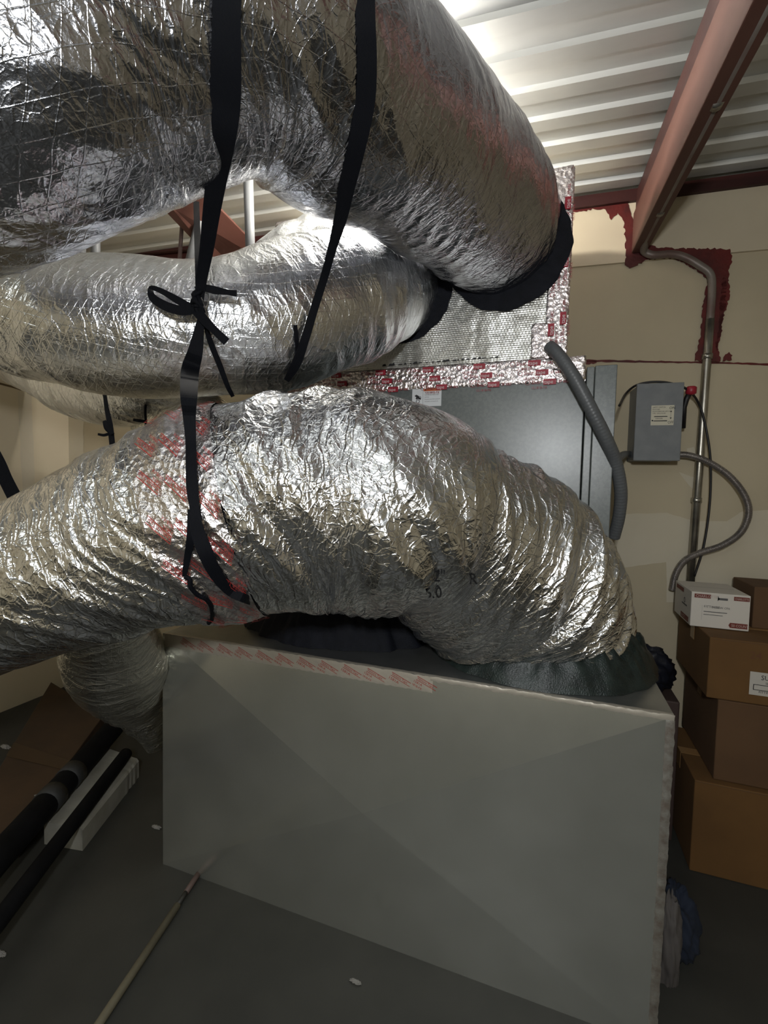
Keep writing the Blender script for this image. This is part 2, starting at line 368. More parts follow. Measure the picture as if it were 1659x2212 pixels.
# ---------------------------------------------------------------- air handler, plenum, sheet metal box
UY = 1.95; UX1 = .229; PX0, PX1 = -1.264, .043; PZ0, PZ1 = 1.96, 2.738; BX0, BX1, BY, BZ = -1.3686, .3356, 1.3677, .9211
BYD = 2.12
un = thing('air_handler', (-.5, UY+.25, BZ+.01), 'large grey enamelled air handler cabinet standing on the sheet metal box', 'air handler')
b = MB(); b.box((-1.22, UY+.02, BZ+.012), (UX1-.11, UY+.50, PZ0)); b.build('cabinet', m_unit, un, bevel=.006)
b = MB(); b.box((-1.22, UY, BZ+.012), (.118, UY+.019, PZ0-.012)); b.build('front_panel', m_unit, un, bevel=.003)
b = MB(); b.box((.122, UY+.004, BZ+.012), (.150, UY+.4, PZ0+.02)); b.build('corner_channel', m_unit, un, bevel=.003)
b = MB(); b.box((.152, UY+.012, BZ+.012), (UX1, UY+.42, PZ0+.025)); b.build('side_flange', m_unit, un, bevel=.003)
fn = planefn(onY(890, 879, UY-.001), (1, 0, 0), (0, 0, 1), 0)
lw = (onY(953, 838, UY)-onY(890, 838, UY)).x; lh = .080
wl_ = MB(); rect(wl_, planefn(onY(890, 879, UY-.0012), (1, 0, 0), (0, 0, 1)), 0, 0, lw, lh); lab = wl_.build('warning_label', m_white, un)
fp = planefn(onY(890, 879, UY-.0016), (1, 0, 0), (0, 0, 1))
b = MB(); rect(b, fp, lw*.39, lh*.80, lw*.985, lh*.985); b.build('orange_band', m_orange, lab)
fp2 = planefn(onY(890, 879, UY-.0022), (1, 0, 0), (0, 0, 1)); b = MB()
write(b, 'WARNING', .0135, fp2, lw*.50, lh*.84, 1.0)
b.add([fp2(lw*.425, lh*.84), fp2(lw*.485, lh*.84), fp2(lw*.455, lh*.95)], [(0, 1, 2)])
rect(b, fp2, lw*.37, .003, lw*.376, lh*.985)
for i, (w_, s_) in enumerate(((.40, 'MOVING PARTS'), (.44, 'Keep hands clear of blower wheel'), (.3, 'at all times'), (.44, 'Disconnect power before opening the'), (.5, 'access panel or servicing this unit'))):
    write(b, s_, .0056 if i else .0072, fp2, lw*.43, lh*(.70-i*.115), .78)
for k in range(24):  # pictogram: hand drawn into rollers
    pass
def disc(b, fn, cx, cy, r0, r1, n=24):
    for i in range(n):
        a, c = 2*math.pi*i/n, 2*math.pi*(i+1)/n
        b.add([fn(cx+r0*math.cos(a), cy+r0*math.sin(a)), fn(cx+r1*math.cos(a), cy+r1*math.sin(a)), fn(cx+r1*math.cos(c), cy+r1*math.sin(c)), fn(cx+r0*math.cos(c), cy+r0*math.sin(c))], [(0, 1, 2, 3)])
disc(b, fp2, lw*.2, lh*.28, .006, .0085); disc(b, fp2, lw*.26, lh*.47, .004, .0062)
b.add([fp2(lw*x, lh*y) for x, y in ((.08, .58), (.14, .64), (.22, .58), (.25, .50), (.31, .42), (.29, .36), (.2, .42), (.15, .38), (.12, .44), (.14, .5))], [tuple(range(10))])
b.build('label_lettering', m_black_ink, lab)
# plenum
pl = thing('supply_plenum', (-.6, UY+.2, PZ0), 'foil faced duct board plenum on top of the grey air handler', 'duct plenum')
b = MB(); b.box((PX0, UY+.002, PZ0-.004), (PX1, UY+.48, PZ1)); b.build('board_box', m_fsk, pl, bevel=.004)
rs = random.Random(5)
def tape_strip(pts_uv, fn, name, parent, thick=.0025, rough=.002, mt=None, seed=0):
    """thin crumpled strip over a rectangle (x0,y0,x1,y1) in the local plane fn(x,y,h)"""
    x0, y0, x1, y1 = pts_uv; st = .006; nx = max(2, int((x1-x0)/st)); ny = max(2, int((y1-y0)/st)); rr = random.Random(seed)
    vs = []
    X, Y = np.meshgrid(np.linspace(x0, x1, nx+1), np.linspace(y0, y1, ny+1), indexing='ij')
    H = thick+rough*(1+noise(X/.02, Y/.02, X*0, seed)*1.2)
    e = .003*noise(X/.015, Y/.015, X*0+4, seed); 
    for i in range(nx+1):
        for j in range(ny+1):
            ed = i in (0, nx) or j in (0, ny)
            vs.append(fn(X[i, j]+e[i, j]*.7, Y[i, j]+e[i, j], .0004 if ed else H[i, j]))
    b = MB(); b.add(vs, [(i*(ny+1)+j, (i+1)*(ny+1)+j, (i+1)*(ny+1)+j+1, i*(ny+1)+j+1) for i in range(nx) for j in range(ny)])
    return b.build(name, mt or m_tape, parent, smooth=True)
ff = lambda Y: (lambda x, z, h: Vector((x, Y-h, z)))
F0 = ff(UY+.002)
tp = tape_strip((PX0-.01, PZ0-.035, PX1+.075, PZ0+.062), lambda x, z, h: Vector((x, UY-.001-h, z)), 'foil_tape', pl, seed=1)
tv = tape_strip((PX1-.078, PZ0+.06, PX1+.006, PZ1-.01), F0, 'foil_tape', pl, seed=2)
tape_strip((PX1-.13, PZ0+.062, PX1-.06, PZ0+.20), lambda x, z, h: Vector((x, UY+.0005-h, z)), 'foil_tape', pl, seed=3)
tape_strip((PX0-.004, PZ0+.06, PX0+.07, PZ1), F0, 'foil_tape', pl, seed=4)
tape_strip((PX0, PZ1-.05, PX1, PZ1+.003), F0, 'foil_tape', pl, seed=6)
tape_strip((UY-.0, PZ0, UY+.46, PZ1), lambda x, z, h: Vector((PX1+h, x, z)), 'foil_tape', pl, seed=5, mt=varied('dusty_red_tape', (.28, .10, .09), (.45, .30, .28), 25, .35, .8, .6))
# plenum lettering
def shur(b, r, w, fn, x, y, s=1.0):
    write(b, 'Shur', .021*s, fn, x, y, .95)
    rect(r, fn, x+.045*s, y-.004*s, x+.092*s, y+.018*s)
    write(w, 'tape', .020*s, lambda a, c: fn(a, c), x+.048*s, y, .95)
    write(b, 'SF 682', .015*s, fn, x+.10*s, y, .95)
    write(b, 'UL181B-FX', .014*s, fn, x+.0*s, y-.019*s, .9)
    disc(b, fn, x-.014*s, y+.007*s, .008*s, .0095*s, 14)
b, r_, w_ = MB(), MB(), MB()
fz = planefn((0, UY-.009, 0), (1, 0, 0), (0, 0, 1)); fz2 = lambda a, c: fz(a, c)+Vector((0, -.0012, 0))
for row in range(3):
    x = PX0+.05+row*.03
    while x < PX1-.12:
        v1, f1 = len(b.v), 0; shur(b, r_, MB(), fz, x, PZ0+.037-row*.038, 1.0)
        write(w_, 'tape', .020, fz2, x+.048, PZ0+.037-row*.038, .95); x += .215
fv = lambda a, c: Vector((PX1-.038-c, UY-.0075, PZ0+.07+a)); fv2 = lambda a, c: fv(a, c)+Vector((0, -.0012, 0))
for row in range(2):
    y = .03+row*.04
    while y < .62:
        shur(b, r_, MB(), fv, y, .012-row*.042); write(w_, 'tape', .020, fv2, y+.048, .012-row*.042, .95); y += .215
m_pink = mat('faded_red_print', (.30, .03, .045), .45)
b.build('tape_lettering', m_pink, pl); r_.build('tape_logo_block', m_red_ink, pl); w_.build('tape_lettering', mat('pale_print', (.7, .6, .6), .5), pl)
b = MB()
for i in range(22):   # black marker dashes along the joint
    p0 = onY(830+i*11.5+rs.uniform(-3, 3), 791-i*.85, UY); a = rs.uniform(.004, .012); h = rs.uniform(.003, .009)
    b.add([p0+Vector((-a, -.006, -h*.3)), p0+Vector((a, -.006, -h*.2)), p0+Vector((a*.6, -.006, h)), p0+Vector((-a*.5, -.006, h*.8))], [(0, 1, 2, 3)])
b.build('marker_line', m_black_ink, pl)

# sheet metal return box with cross-broken panels
bx = thing('sheet_metal_box', ((BX0+BX1)/2, (BY+BYD)/2, 0), 'big galvanised sheet metal return box standing on the floor in front', 'sheet metal box')
cx, cz = (BX0+BX1)/2, BZ/2
b = MB(); n_ = .04
b.add([(BX0, BY, 0), (BX1, BY, 0), (BX1, BY, BZ), (BX0, BY, BZ), (cx, BY-n_, cz)], [(0, 1, 4), (1, 2, 4), (2, 3, 4), (3, 0, 4)])
b.build('front_panel', m_galv, bx)
b = MB(); b.add([(BX0, BY, 0), (BX0, BYD, 0), (BX0, BYD, BZ), (BX0, BY, BZ), (BX0-n_, (BY+BYD)/2, cz)], [(1, 0, 4), (2, 1, 4), (3, 2, 4), (0, 3, 4)])
b.build('side_panel', m_galv, bx)
b = MB(); b.add([(BX1, BY, 0), (BX1, BYD, 0), (BX1, BYD, BZ), (BX1, BY, BZ), (BX1+n_, (BY+BYD)/2, cz)], [(0, 1, 4), (1, 2, 4), (2, 3, 4), (3, 0, 4)])
b.build('side_panel', m_galv, bx)
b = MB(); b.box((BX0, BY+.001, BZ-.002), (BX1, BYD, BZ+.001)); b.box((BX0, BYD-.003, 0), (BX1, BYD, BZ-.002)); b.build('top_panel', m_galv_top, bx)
# tape along the front top edge, and on the right corner
bulge = lambda x, z: .04*max(0, min((BZ-z)/(BZ/2), z/(BZ/2), (x-BX0)/(cx-BX0), (BX1-x)/(BX1-cx)))
m_edge = varied('dull_printed_tape', (.40, .37, .31), (.46, .42, .36), 6, .45, .5, .3)
tape_strip((BX0+.01, BZ-.047, BX0+1.06, BZ+.001), lambda x, z, h: Vector((x, BY-bulge(x, z)-h*.4, z)), 'foil_tape', bx, .001, .0006, m_edge, 7)
tape_strip((BX0+1.05, BZ-.012, BX1, BZ+.002), lambda x, z, h: Vector((x, BY-bulge(x, z)-h*.5, z)), 'foil_tape', bx, .002, .0015, m_edge, 8)
tape_strip((BX0+.01, BY, BX1, BY+.018), lambda x, y, h: Vector((x, y, BZ+.001+h*.5)), 'foil_tape', bx, .0015, .001, m_edge, 9)
tape_strip((BX1-.020, .0, BX1+.002, BZ-.01), lambda x, z, h: Vector((x, BY-bulge(x, z)-h*.6, z)), 'foil_tape', bx, .0015, .0025, varied('corner_sealant_tape', (.22, .215, .19), (.13, .105, .085), 30, .6, .3, .4), 10)
b = MB(); x = BX0+.10; i = 0
while x < BX0+1.07:
    an = math.radians(-22); o_ = Vector((x, BY-.0022, BZ-.013)); ca, sa = math.cos(an), math.sin(an)
    fnx = (lambda o_, ca, sa: (lambda a, c: o_+Vector((a*ca-c*sa, 0, a*sa+c*ca))))(o_, ca, sa)
    rect(b, fnx, -.006, .0075, .062, .0092)
    write(b, 'Venture Tape', .0105, fnx, -.004, 0, .95); rect(b, fnx, -.006, -.0035, .062, -.002)
    if i % 2: write(b, '1581A', .0105, fnx, -.012, -.0135, 1.1); write(b, '181B-FX', .0095, fnx, -.012, -.0245, 1.0)
    else: write(b, '1581A', .0115, fnx, -.010, -.0150, 1.2)
    x += .083; i += 1
b.v = [(p[0], p[1]-bulge(p[0], min(p[2], BZ-.001)), min(p[2], BZ-.001)) for p in b.v]
b.build('tape_lettering', m_rust_ink, bx)

# ---------------------------------------------------------------- flexible ducts
DUCT = {}
def duct(name, pts, mt, label, cat='flexible duct', seed=0, fold=.012, fpitch=.055, crump=.006, wide=.02, res=.0055, skew=.12, weight=None, squash=None, parent=None, nv=None, world0=None, group=None):
    P = [(*(pt(x, y, z) if not isinstance(x, Vector) else x), r) for x, y, z, r in pts]
    P0, s = catmull(P, 200); nu = int(s[-1]/res); C, s = catmull(P, nu)
    R = C[:, 3]; C = C[:, :3]; nv = nv or int(2*math.pi*R.mean()/res)
    T = np.gradient(C, axis=0); T /= np.linalg.norm(T, axis=1)[:, None]
    A = np.zeros_like(C); a = np.cross(T[0], [0, 0, 1.0]); 
    if np.linalg.norm(a) < .1: a = np.cross(T[0], [0, 1.0, 0])
    a /= np.linalg.norm(a)
    for i in range(nu):
        a = a-T[i]*a.dot(T[i]); a /= np.linalg.norm(a); A[i] = a
    Bv = np.cross(T, A); ph = np.linspace(0, 2*math.pi, nv, endpoint=False)
    U, PH = np.meshgrid(s, ph, indexing='ij'); RR = R[:, None]+0*PH
    cs, sn = np.cos(PH), np.sin(PH); Us = U+skew*np.sin(PH*1+.7)+.06*noise(U/.3, cs, sn, seed+9)
    rid = lambda v: 1-2*np.abs(v)
    w_ = 1 if weight is None else np.array([weight(t) for t in s/s[-1]])[:, None]
    big = rid(noise(Us/(fpitch*2.2), RR*cs/.55, RR*sn/.55, seed+1))
    mid = rid(noise(Us/fpitch, RR*cs/.42, RR*sn/.42, seed+2))
    sml = rid(noise(Us/(fpitch*.45), RR*cs/.22, RR*sn/.22, seed+3))
    mask = np.clip(.5+noise(U/.25, RR*cs/.3, RR*sn/.3, seed+4)*1.3, .1, 1.2)
    D = fold*w_*(big*1.0+mid*.8*mask+sml*.28*mask)
    cr = rid(noise(U/.06, RR*cs/.05, RR*sn/.05, seed+5))*.6+rid(noise(U/.028, RR*cs/.024, RR*sn/.024, seed+6))*.28
    D = D + crump*cr*mask + wide*noise(U/.35, RR*cs/.35, RR*sn/.35, seed+7)
    rad = RR+D
    G = C[:, None, :]+A[:, None, :]*(rad*cs)[..., None]+Bv[:, None, :]*(rad*sn)[..., None]
    N = A[:, None, :]*cs[..., None]+Bv[:, None, :]*sn[..., None]
    o = grid_mesh(name, G, s, R.mean(), mt, parent, closed=True)
    if label: tag(o, label, cat, group)
    DUCT[o.name] = dict(G=G, N=N, s=s, R=R, C=C)
    return o
def grid_mesh(name, G, s, r, mt, parent=None, closed=True, v0=0, v1=None):
    nu, nv = G.shape[:2]; V = G.reshape(-1, 3)
    i = np.arange(nu-1)[:, None]; j = np.arange(nv if closed else nv-1)[None, :]; j2 = (j+1) % nv
    F = np.stack([i*nv+j, i*nv+j2, (i+1)*nv+j2, (i+1)*nv+j], -1).reshape(-1, 4)
    me = bpy.data.meshes.new(name); me.vertices.add(len(V)); me.vertices.foreach_set('co', V.astype(np.float32).ravel())
    me.loops.add(F.size); me.loops.foreach_set('vertex_index', F.astype(np.int32).ravel())
    me.polygons.add(len(F)); me.polygons.foreach_set('loop_start', (np.arange(len(F))*4).astype(np.int32)); me.polygons.foreach_set('loop_total', np.full(len(F), 4, np.int32))
    me.update(calc_edges=True); uv = me.uv_layers.new(name='UVMap')
    ss = s[i+0*j]; s2 = s[i+1+0*j]; va = (j+0*i)*2*math.pi*r/ (nv if closed else nv); vb = (j+1+0*i)*2*math.pi*r/nv
    UVc = np.stack([np.stack([ss, va], -1), np.stack([ss, vb], -1), np.stack([s2, vb], -1), np.stack([s2, va], -1)], 2).reshape(-1, 2)
    uv.data.foreach_set('uv', UVc.astype(np.float32).ravel()); me.shade_smooth()
    return link(name, me, mt, parent)
px = lambda p, z: p*z/1000.0
def D4(x, y, z, rp): return (x, y, z, px(rp, z))

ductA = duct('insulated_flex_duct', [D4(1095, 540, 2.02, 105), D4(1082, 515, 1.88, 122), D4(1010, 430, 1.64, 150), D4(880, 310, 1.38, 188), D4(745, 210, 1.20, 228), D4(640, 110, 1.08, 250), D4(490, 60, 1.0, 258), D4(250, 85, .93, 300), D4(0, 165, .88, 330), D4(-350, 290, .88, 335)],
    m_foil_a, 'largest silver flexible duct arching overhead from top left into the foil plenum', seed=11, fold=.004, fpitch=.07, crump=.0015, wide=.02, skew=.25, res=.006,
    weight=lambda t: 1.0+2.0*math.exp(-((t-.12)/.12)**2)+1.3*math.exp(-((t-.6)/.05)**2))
ductB = duct('insulated_flex_duct', [D4(868, 628, 2.07, 88), D4(852, 632, 1.97, 96), D4(800, 640, 1.85, 112), D4(725, 655, 1.73, 132), D4(600, 700, 1.6, 140), D4(450, 722, 1.52, 134), D4(250, 712, 1.47, 142), D4(100, 690, 1.45, 128), D4(-60, 640, 1.45, 125), D4(-350, 560, 1.45, 125)],
    m_foil_b, 'silver flexible duct crossing level below the overhead one, behind the strap knot', seed=21, fold=.006, fpitch=.06, crump=.0022, wide=.018, skew=.05,
    weight=lambda t: .9+.6*math.sin(t*9))
ductC = duct('insulated_flex_duct', [D4(760, 575, 2.08, 92), D4(715, 575, 2.0, 98), D4(650, 600, 1.93, 100), D4(570, 665, 1.95, 98), D4(430, 760, 2.05, 92), D4(300, 835, 2.15, 80), D4(180, 820, 2.3, 78), D4(60, 760, 2.6, 75)],
    m_foil_b, 'silver flexible duct tucked behind the level one, bulging out beside the plenum corner', seed=31, fold=.007, fpitch=.05, crump=.003, wide=.015)
# front duct rising from the box
cD = onZ(1162, 1411, BZ)
ductD = duct('insulated_flex_duct', [(Vector((cD.x, cD.y, BZ+.03)), 0, 0, .272), (Vector((cD.x-.012, cD.y-.008, BZ+.13)), 0, 0, .288), D4(1095, 1240, 1.58, 192), D4(968, 1155, 1.46, 204), D4(845, 1106, 1.36, 214), D4(720, 1080, 1.33, 214), D4(580, 1092, 1.30, 212), D4(440, 1125, 1.28, 200), D4(300, 1172, 1.27, 182), D4(150, 1230, 1.26, 172), D4(-40, 1290, 1.26, 172), D4(-350, 1390, 1.22, 172)],
    m_foil_d, 'crumpled silver flexible duct arching across the middle onto the right end of the box', seed=41, fold=.019, fpitch=.060, crump=.002, wide=.03, skew=.16, res=.0048,
    weight=lambda t: 1.0 if t < .35 else max(.5, 1-(t-.35)*2.2))
cE = onZ(690, 1368, BZ)
ductE = duct('insulated_flex_duct', [(Vector((cE.x, cE.y+.16, BZ+.01)), 0, 0, .20), D4(660, 1240, 2.0, 105), D4(560, 1090, 2.05, 105), D4(450, 960, 2.15, 95), D4(370, 895, 2.3, 80), D4(300, 800, 2.45, 75)],
    m_foil_e, 'flexible duct rising from the left end of the sheet metal box behind the crumpled duct', seed=51, fold=.008, fpitch=.05, crump=.004, wide=.02)
ductF = duct('foil_duct_sleeve', [D4(215, 1230, 1.40, 70), D4(236, 1340, 1.52, 88), D4(262, 1430, 1.72, 88), D4(290, 1500, 1.88, 62), D4(320, 1560, 1.96, 42), D4(335, 1612, 2.0, 22)],
    m_foil_e, 'loose crumpled foil sleeve hanging below the duct at the left end of the box', 'duct sleeve', seed=61, fold=.008, fpitch=.12, crump=.003, wide=.03)

deps = bpy.context.evaluated_depsgraph_get()
BVH = {}
def bvh(o):
    if o.name not in BVH:
        G = DUCT[o.name]['G'][::2, ::2]; nu, nv = G.shape[:2]
        BVH[o.name] = BVHTree.FromPolygons([tuple(v) for v in G.reshape(-1, 3)], [(i*nv+j, i*nv+(j+1) % nv, (i+1)*nv+(j+1) % nv, (i+1)*nv+j) for i in range(nu-1) for j in range(nv)])
    return BVH[o.name]
def hit(x, y, obs, off=.006, default=1.2):
    d = ray(x, y).normalized(); best = None
    for o in obs:
        h = bvh(o).ray_cast(EYE, d)
        if h[0] is not None and (best is None or h[3] < best): best = h[3]
    if best is None: return pt(x, y, default)
    return EYE + d*(best-off)

# mastic rings where ducts meet sheet metal
def ring(name, c, n, r0, r1, parent, seed, depth=.03, amp=.25, mt=None, sq=1.0):
    c, n = Vector(c), Vector(n).normalized(); a = n.orthogonal().normalized()
    if abs(n.z) < .5: a = n.cross(Vector((0, 0, 1))).normalized()
    else: a = Vector((1, 0, 0))
    e_ = n.cross(a); K = 160; J = 9; vs = []
    ph = np.linspace(0, 2*math.pi, K, endpoint=False)
    for j in range(J):
        t_ = j/(J-1)
        for k in range(K):
            nz = float(noise(np.array([math.cos(ph[k])*4]), np.array([math.sin(ph[k])*4]), np.array([t_*1.2]), seed)[0]); nz2 = float(noise(np.array([math.cos(ph[k])*16]), np.array([math.sin(ph[k])*16]), np.array([t_*3]), seed)[0])
            r = r0+(r1-r0)*t_*(1+amp*nz*1.4+amp*.5*nz2); h = depth*(1-t_**1.6)*(1+.3*nz2)+.002
            vs.append(c+a*r*math.cos(ph[k])+e_*r*math.sin(ph[k])*sq+n*h)
    b = MB(); b.add(vs, [(j*K+k, j*K+(k+1) % K, (j+1)*K+(k+1) % K, (j+1)*K+k) for j in range(J-1) for k in range(K)])
    return b.build(name, mt or m_mastic, parent, smooth=True)
cA = Vector(DUCT[ductA.name]['C'][3]); cB = Vector(DUCT[ductB.name]['C'][3]); cC = Vector(DUCT[ductC.name]['C'][3])
rA = onY(1094, 537, UY); rB = onY(868, 628, UY)
ring('mastic_collar', rA+Vector((0, -.009, 0)), (0, -1, 0), .15, .245, pl, 3, .012, .06)
ring('mastic_collar', rB, (0, -1, 0), .15, .222, pl, 4, .012, .08)
m_mastic2 = varied('green_black_mastic', (.005, .010, .010), (.016, .026, .024), 20, .35, 0, .9)
ring('mastic_collar', Vector((cD.x, cD.y, BZ)), (0, 0, 1), .285, .378, bx, 5, .12, .09, m_mastic2, .90)
ring('mastic_collar', Vector((cE.x+.03, cE.y+.10, BZ)), (0, 0, 1), .19, .40, bx, 6, .20, .10, m_mastic, .66)

# taped joint on the front duct
def wrap(o, t0, t1, name, mt, parent, off=.003, seed=0):
    d = DUCT[o.name]; n = len(d['s']); i0, i1 = int(n*t0), int(n*t1); G, N = d['G'][i0:i1], d['N'][i0:i1]
    U, J = np.meshgrid(d['s'][i0:i1], np.linspace(0, 2*math.pi, G.shape[1], endpoint=False), indexing='ij')
    h = off+.005*np.abs(noise(U/.04, np.cos(J)*5, np.sin(J)*5, seed))
    return grid_mesh(name, G+N*h[..., None], d['s'][i0:i1], d['R'].mean(), mt, parent, True)
dd = DUCT[ductD.name]
def t_at(o, x, y):
    q = hit(x, y, [o], 0); G = DUCT[o.name]['G']; i = np.argmin(((G-np.array(q))**2).sum(-1)); return divmod(int(i), G.shape[1])
ia, ja = t_at(ductD, 500, 1180); ib, jb = t_at(ductD, 290, 1080); nD = len(dd['s'])
t0, t1 = sorted((ia/nD, ib/nD))
m_joint = foil_tape('shiny_joint_tape', (.78, .75, .76))
jt = wrap(ductD, t0, t1, 'foil_tape_joint', m_joint, ductD, seed=3)
def surf(o, off):
    d = DUCT[o.name]; G, N, s = d['G'], d['N'], d['s']; nu, nv = G.shape[:2]; R = d['R'].mean(); ds = s[1]
    def f(u, v):
        i = min(max(u/ds, 0), nu-1.01); j = (v/(2*math.pi*R)*nv) % nv; i0, j0 = int(i), int(j) % nv; fi, fj = i-i0, j-int(j); j1 = (j0+1) % nv
        p = (G[i0, j0]*(1-fi)+G[i0+1, j0]*fi)*(1-fj)+(G[i0, j1]*(1-fi)+G[i0+1, j1]*fi)*fj
        n = N[i0, j0]; return Vector(p)+Vector(n)*off
    return f
sf = surf(ductD, .0105); b = MB(); rr = random.Random(9); per = 2*math.pi*dd['R'].mean()
u = t0*dd['s'][-1]+.01; row = 0
while u < t1*dd['s'][-1]-.03:
    v = row*.037 % .1
    while v < per:
        def fm(a, c, u=u, v=v): return sf(u+c*.5+a*.5, v+a*.85-c*.85)
        for q, tx in enumerate(('Venture Tape', '1581A', '181B-FX')):
            write(b, tx, .012 if q == 0 else .010, fm, 0, -.0125*q, 1.0)
        rect(b, fm, 0, .0105, .068, .0125, 4); rect(b, fm, 0, -.0035, .068, -.0018, 4)
        v += .088+rr.uniform(0, .02)
    u += .052; row += 1
b.build('tape_lettering', mat('bright_red_print', (.36, .03, .025), .4), jt)
# printing on the crumpled jacket
i2, j2_ = t_at(ductD, 935, 1262); sf2 = surf(ductD, .004); du = dd['s'][1]; u0, v0 = i2*du, j2_/dd['G'].shape[1]*per
pa_, pb2 = sf2(u0+.02, v0), sf2(u0, v0+.02)
b = MB()
P0 = hit(918, 1292, [ductD], .004)
def stamp(x, y): 
    return hit(918+x, 1292-y, [ductD], .004)
write(b, '6.0', 34, stamp, 0, 0, .9); write(b, '2"', 34, stamp, 18, 36, .9); write(b, 'R', 34, stamp, 95, 30, .9)
b.build('printed_lettering', m_black_ink, ductD)

# ---------------------------------------------------------------- hanger straps
def ribbon(b, pts, nrm=None, thick=.0022, k=None):
    """pts: (Vector, width, twist)"""
    n = k or len(pts)*10
    Q, _ = catmull([(*p, w, tw) for p, w, tw in pts], n); vs = []
    for i in range(n):
        p = Vector(Q[i, :3]); t_ = Vector(Q[min(i+1, n-1), :3]-Q[max(i-1, 0), :3]).normalized()
        view = (EYE-p).normalized() if nrm is None else Vector(nrm)
        sd = t_.cross(view).normalized(); nn = sd.cross(t_).normalized(); tw = Q[i, 4]
        s2 = sd*math.cos(tw)+nn*math.sin(tw); n2 = nn*math.cos(tw)-sd*math.sin(tw); w = Q[i, 3]/2
        vs += [p-s2*w+n2*thick, p+s2*w+n2*thick, p+s2*w-n2*thick, p-s2*w-n2*thick]
    fs = [(i*4+k_, i*4+(k_+1) % 4, (i+1)*4+(k_+1) % 4, (i+1)*4+k_) for i in range(n-1) for k_ in range(4)]
    b.add(vs, fs+[(0, 1, 2, 3), (4*n-1, 4*n-2, 4*n-3, 4*n-4)])
def sp(x, y, z, w, tw=0): return (pt(x, y, z), w*z/1000, tw)
def sh(x, y, obs, w, off=.006, tw=0):
    p = hit(x, y, obs, off); z = (p-EYE).dot(Fw); return (p, w*z/1000, tw)
s1 = thing('hanger_strap', pt(432, 650, 1.05), 'wide black webbing strap left of centre, tied in a bow and cradling the crumpled duct', 'strap')
b = MB(); zA = (hit(478, 380, [ductA])-EYE).dot(Fw)
ribbon(b, [sh(492, -60, [ductA], 62, .012), sh(490, 30, [ductA], 58, .012), sh(489, 130, [ductA], 62, .012), sh(487, 220, [ductA], 62, .012), sh(480, 300, [ductA], 54, .012), sp(470, 370, zA-.01, 44), sp(458, 450, zA+.06, 36), sp(446, 540, zA+.14, 28), sp(436, 600, zA+.19, 22), sp(430, 650, zA+.22, 18)])
zk = zA+.22
b.build('upper_webbing', m_strap, s1)
b = MB(); ribbon(b, [sp(424, 436, zA+.35, 12), sp(426, 500, zA+.30, 13), sp(429, 570, zA+.24, 15), sp(430, 640, zk, 14)]); b.build('rear_webbing', m_strap, s1)
b = MB(); ribbon(b, [sp(425, 668, zk, 10), sp(400, 672, zk-.01, 18), sp(365, 664, zk-.02, 20), sp(335, 648, zk-.02, 18), sp(325, 632, zk-.02, 12), sp(330, 622, zk-.01, 10), sp(355, 632, zk, 12), sp(390, 652, zk, 16), sp(428, 672, zk, 12)], k=70); b.build('bow_loop', m_strap, s1)
b = MB(); ribbon(b, [sp(424, 628, zk-.01, 16), sp(440, 622, zk-.01, 14), sp(465, 627, zk-.01, 16), sp(490, 631, zk, 11), sp(511, 634, zk, 13)]); b.build('tail_end', m_strap, s1)
b = MB(); ribbon(b, [sp(422, 668, zk-.01, 22), sp(442, 692, zk-.015, 20), sp(465, 715, zk-.02, 17), sp(489, 738, zk-.02, 18)]); b.build('tail_end', m_strap, s1)
b = MB()
for q in range(5):
    c = pt(430+random.uniform(-3, 3), 630+q*11, zk-.004); ang = q*1.1
    P = [c+Rt*(.013*math.cos(ang)*math.cos(a)+.0*math.sin(a))+Up*(.010*math.sin(a)+.008*math.cos(a))+Fw*(.010*math.sin(a+ang)) for a in np.linspace(0, 2*math.pi, 20)]
    b.tube(P, .0068, 8)
b.build('knot', m_strap, s1, smooth=True)
zD_ = (hit(412, 955, [ductD], .03)-EYE).dot(Fw); b = MB()
ribbon(b, [sp(436, 680, zk, 12), sp(430, 715, zk, 20), sp(422, 760, zk+.005, 30), sp(411, 800, zk+.005, 36), sp(408, 850, min(zk, zD_)+.0, 35), sp(409, 900, zD_, 26), sp(412, 950, zD_, 22), sh(413, 1010, [ductD], 22, .026), sh(416, 1060, [ductD], 24, .024), sh(422, 1110, [ductD], 20, .024), sh(428, 1150, [ductD], 28, .024), sh(446, 1200, [ductD], 30, .024), sh(470, 1245, [ductD], 26, .022), sh(500, 1278, [ductD], 22, .018), sh(535, 1296, [ductD], 17, .016), sp(578, 1312, 1.40, 14)])
b.build('cradle_webbing', m_strap, s1)
b = MB(); ribbon(b, [sh(414, 1100, [ductD], 16, .02), sh(412, 1160, [ductD], 17, .02), sh(405, 1205, [ductD], 14, .02), sh(398, 1245, [ductD], 9, .02)]); b.build('tail_end', m_strap, s1)
b = MB(); b.tube(cpts([hit(398, 1245, [ductD], .018), hit(410, 1252, [ductD], .02), hit(412, 1268, [ductD], .02), hit(426, 1284, [ductD], .018), hit(446, 1295, [ductD], .018), hit(457, 1312, [ductD], .014), hit(458, 1335, [ductD], .009), hit(451, 1346, [ductD], .008)], 50), .0055, 8); b.build('curled_cord', m_strap, s1, smooth=True)
b = MB(); ribbon(b, [sp(444, 702, zk+.02, 9), sp(455, 740, zk+.05, 12), sp(475, 790, zk+.09, 12), sp(492, 835, zk+.13, 10), sp(503, 856, zk+.16, 8)]); b.build('rear_tail', m_strap, s1)
s2 = thing('hanger_strap', pt(700, 600, 1.15), 'black webbing strap right of centre, slanting from the overhead duct down behind the crumpled duct', 'strap')
b = MB(); zc2 = (hit(742, 440, [ductA])-EYE).dot(Fw)
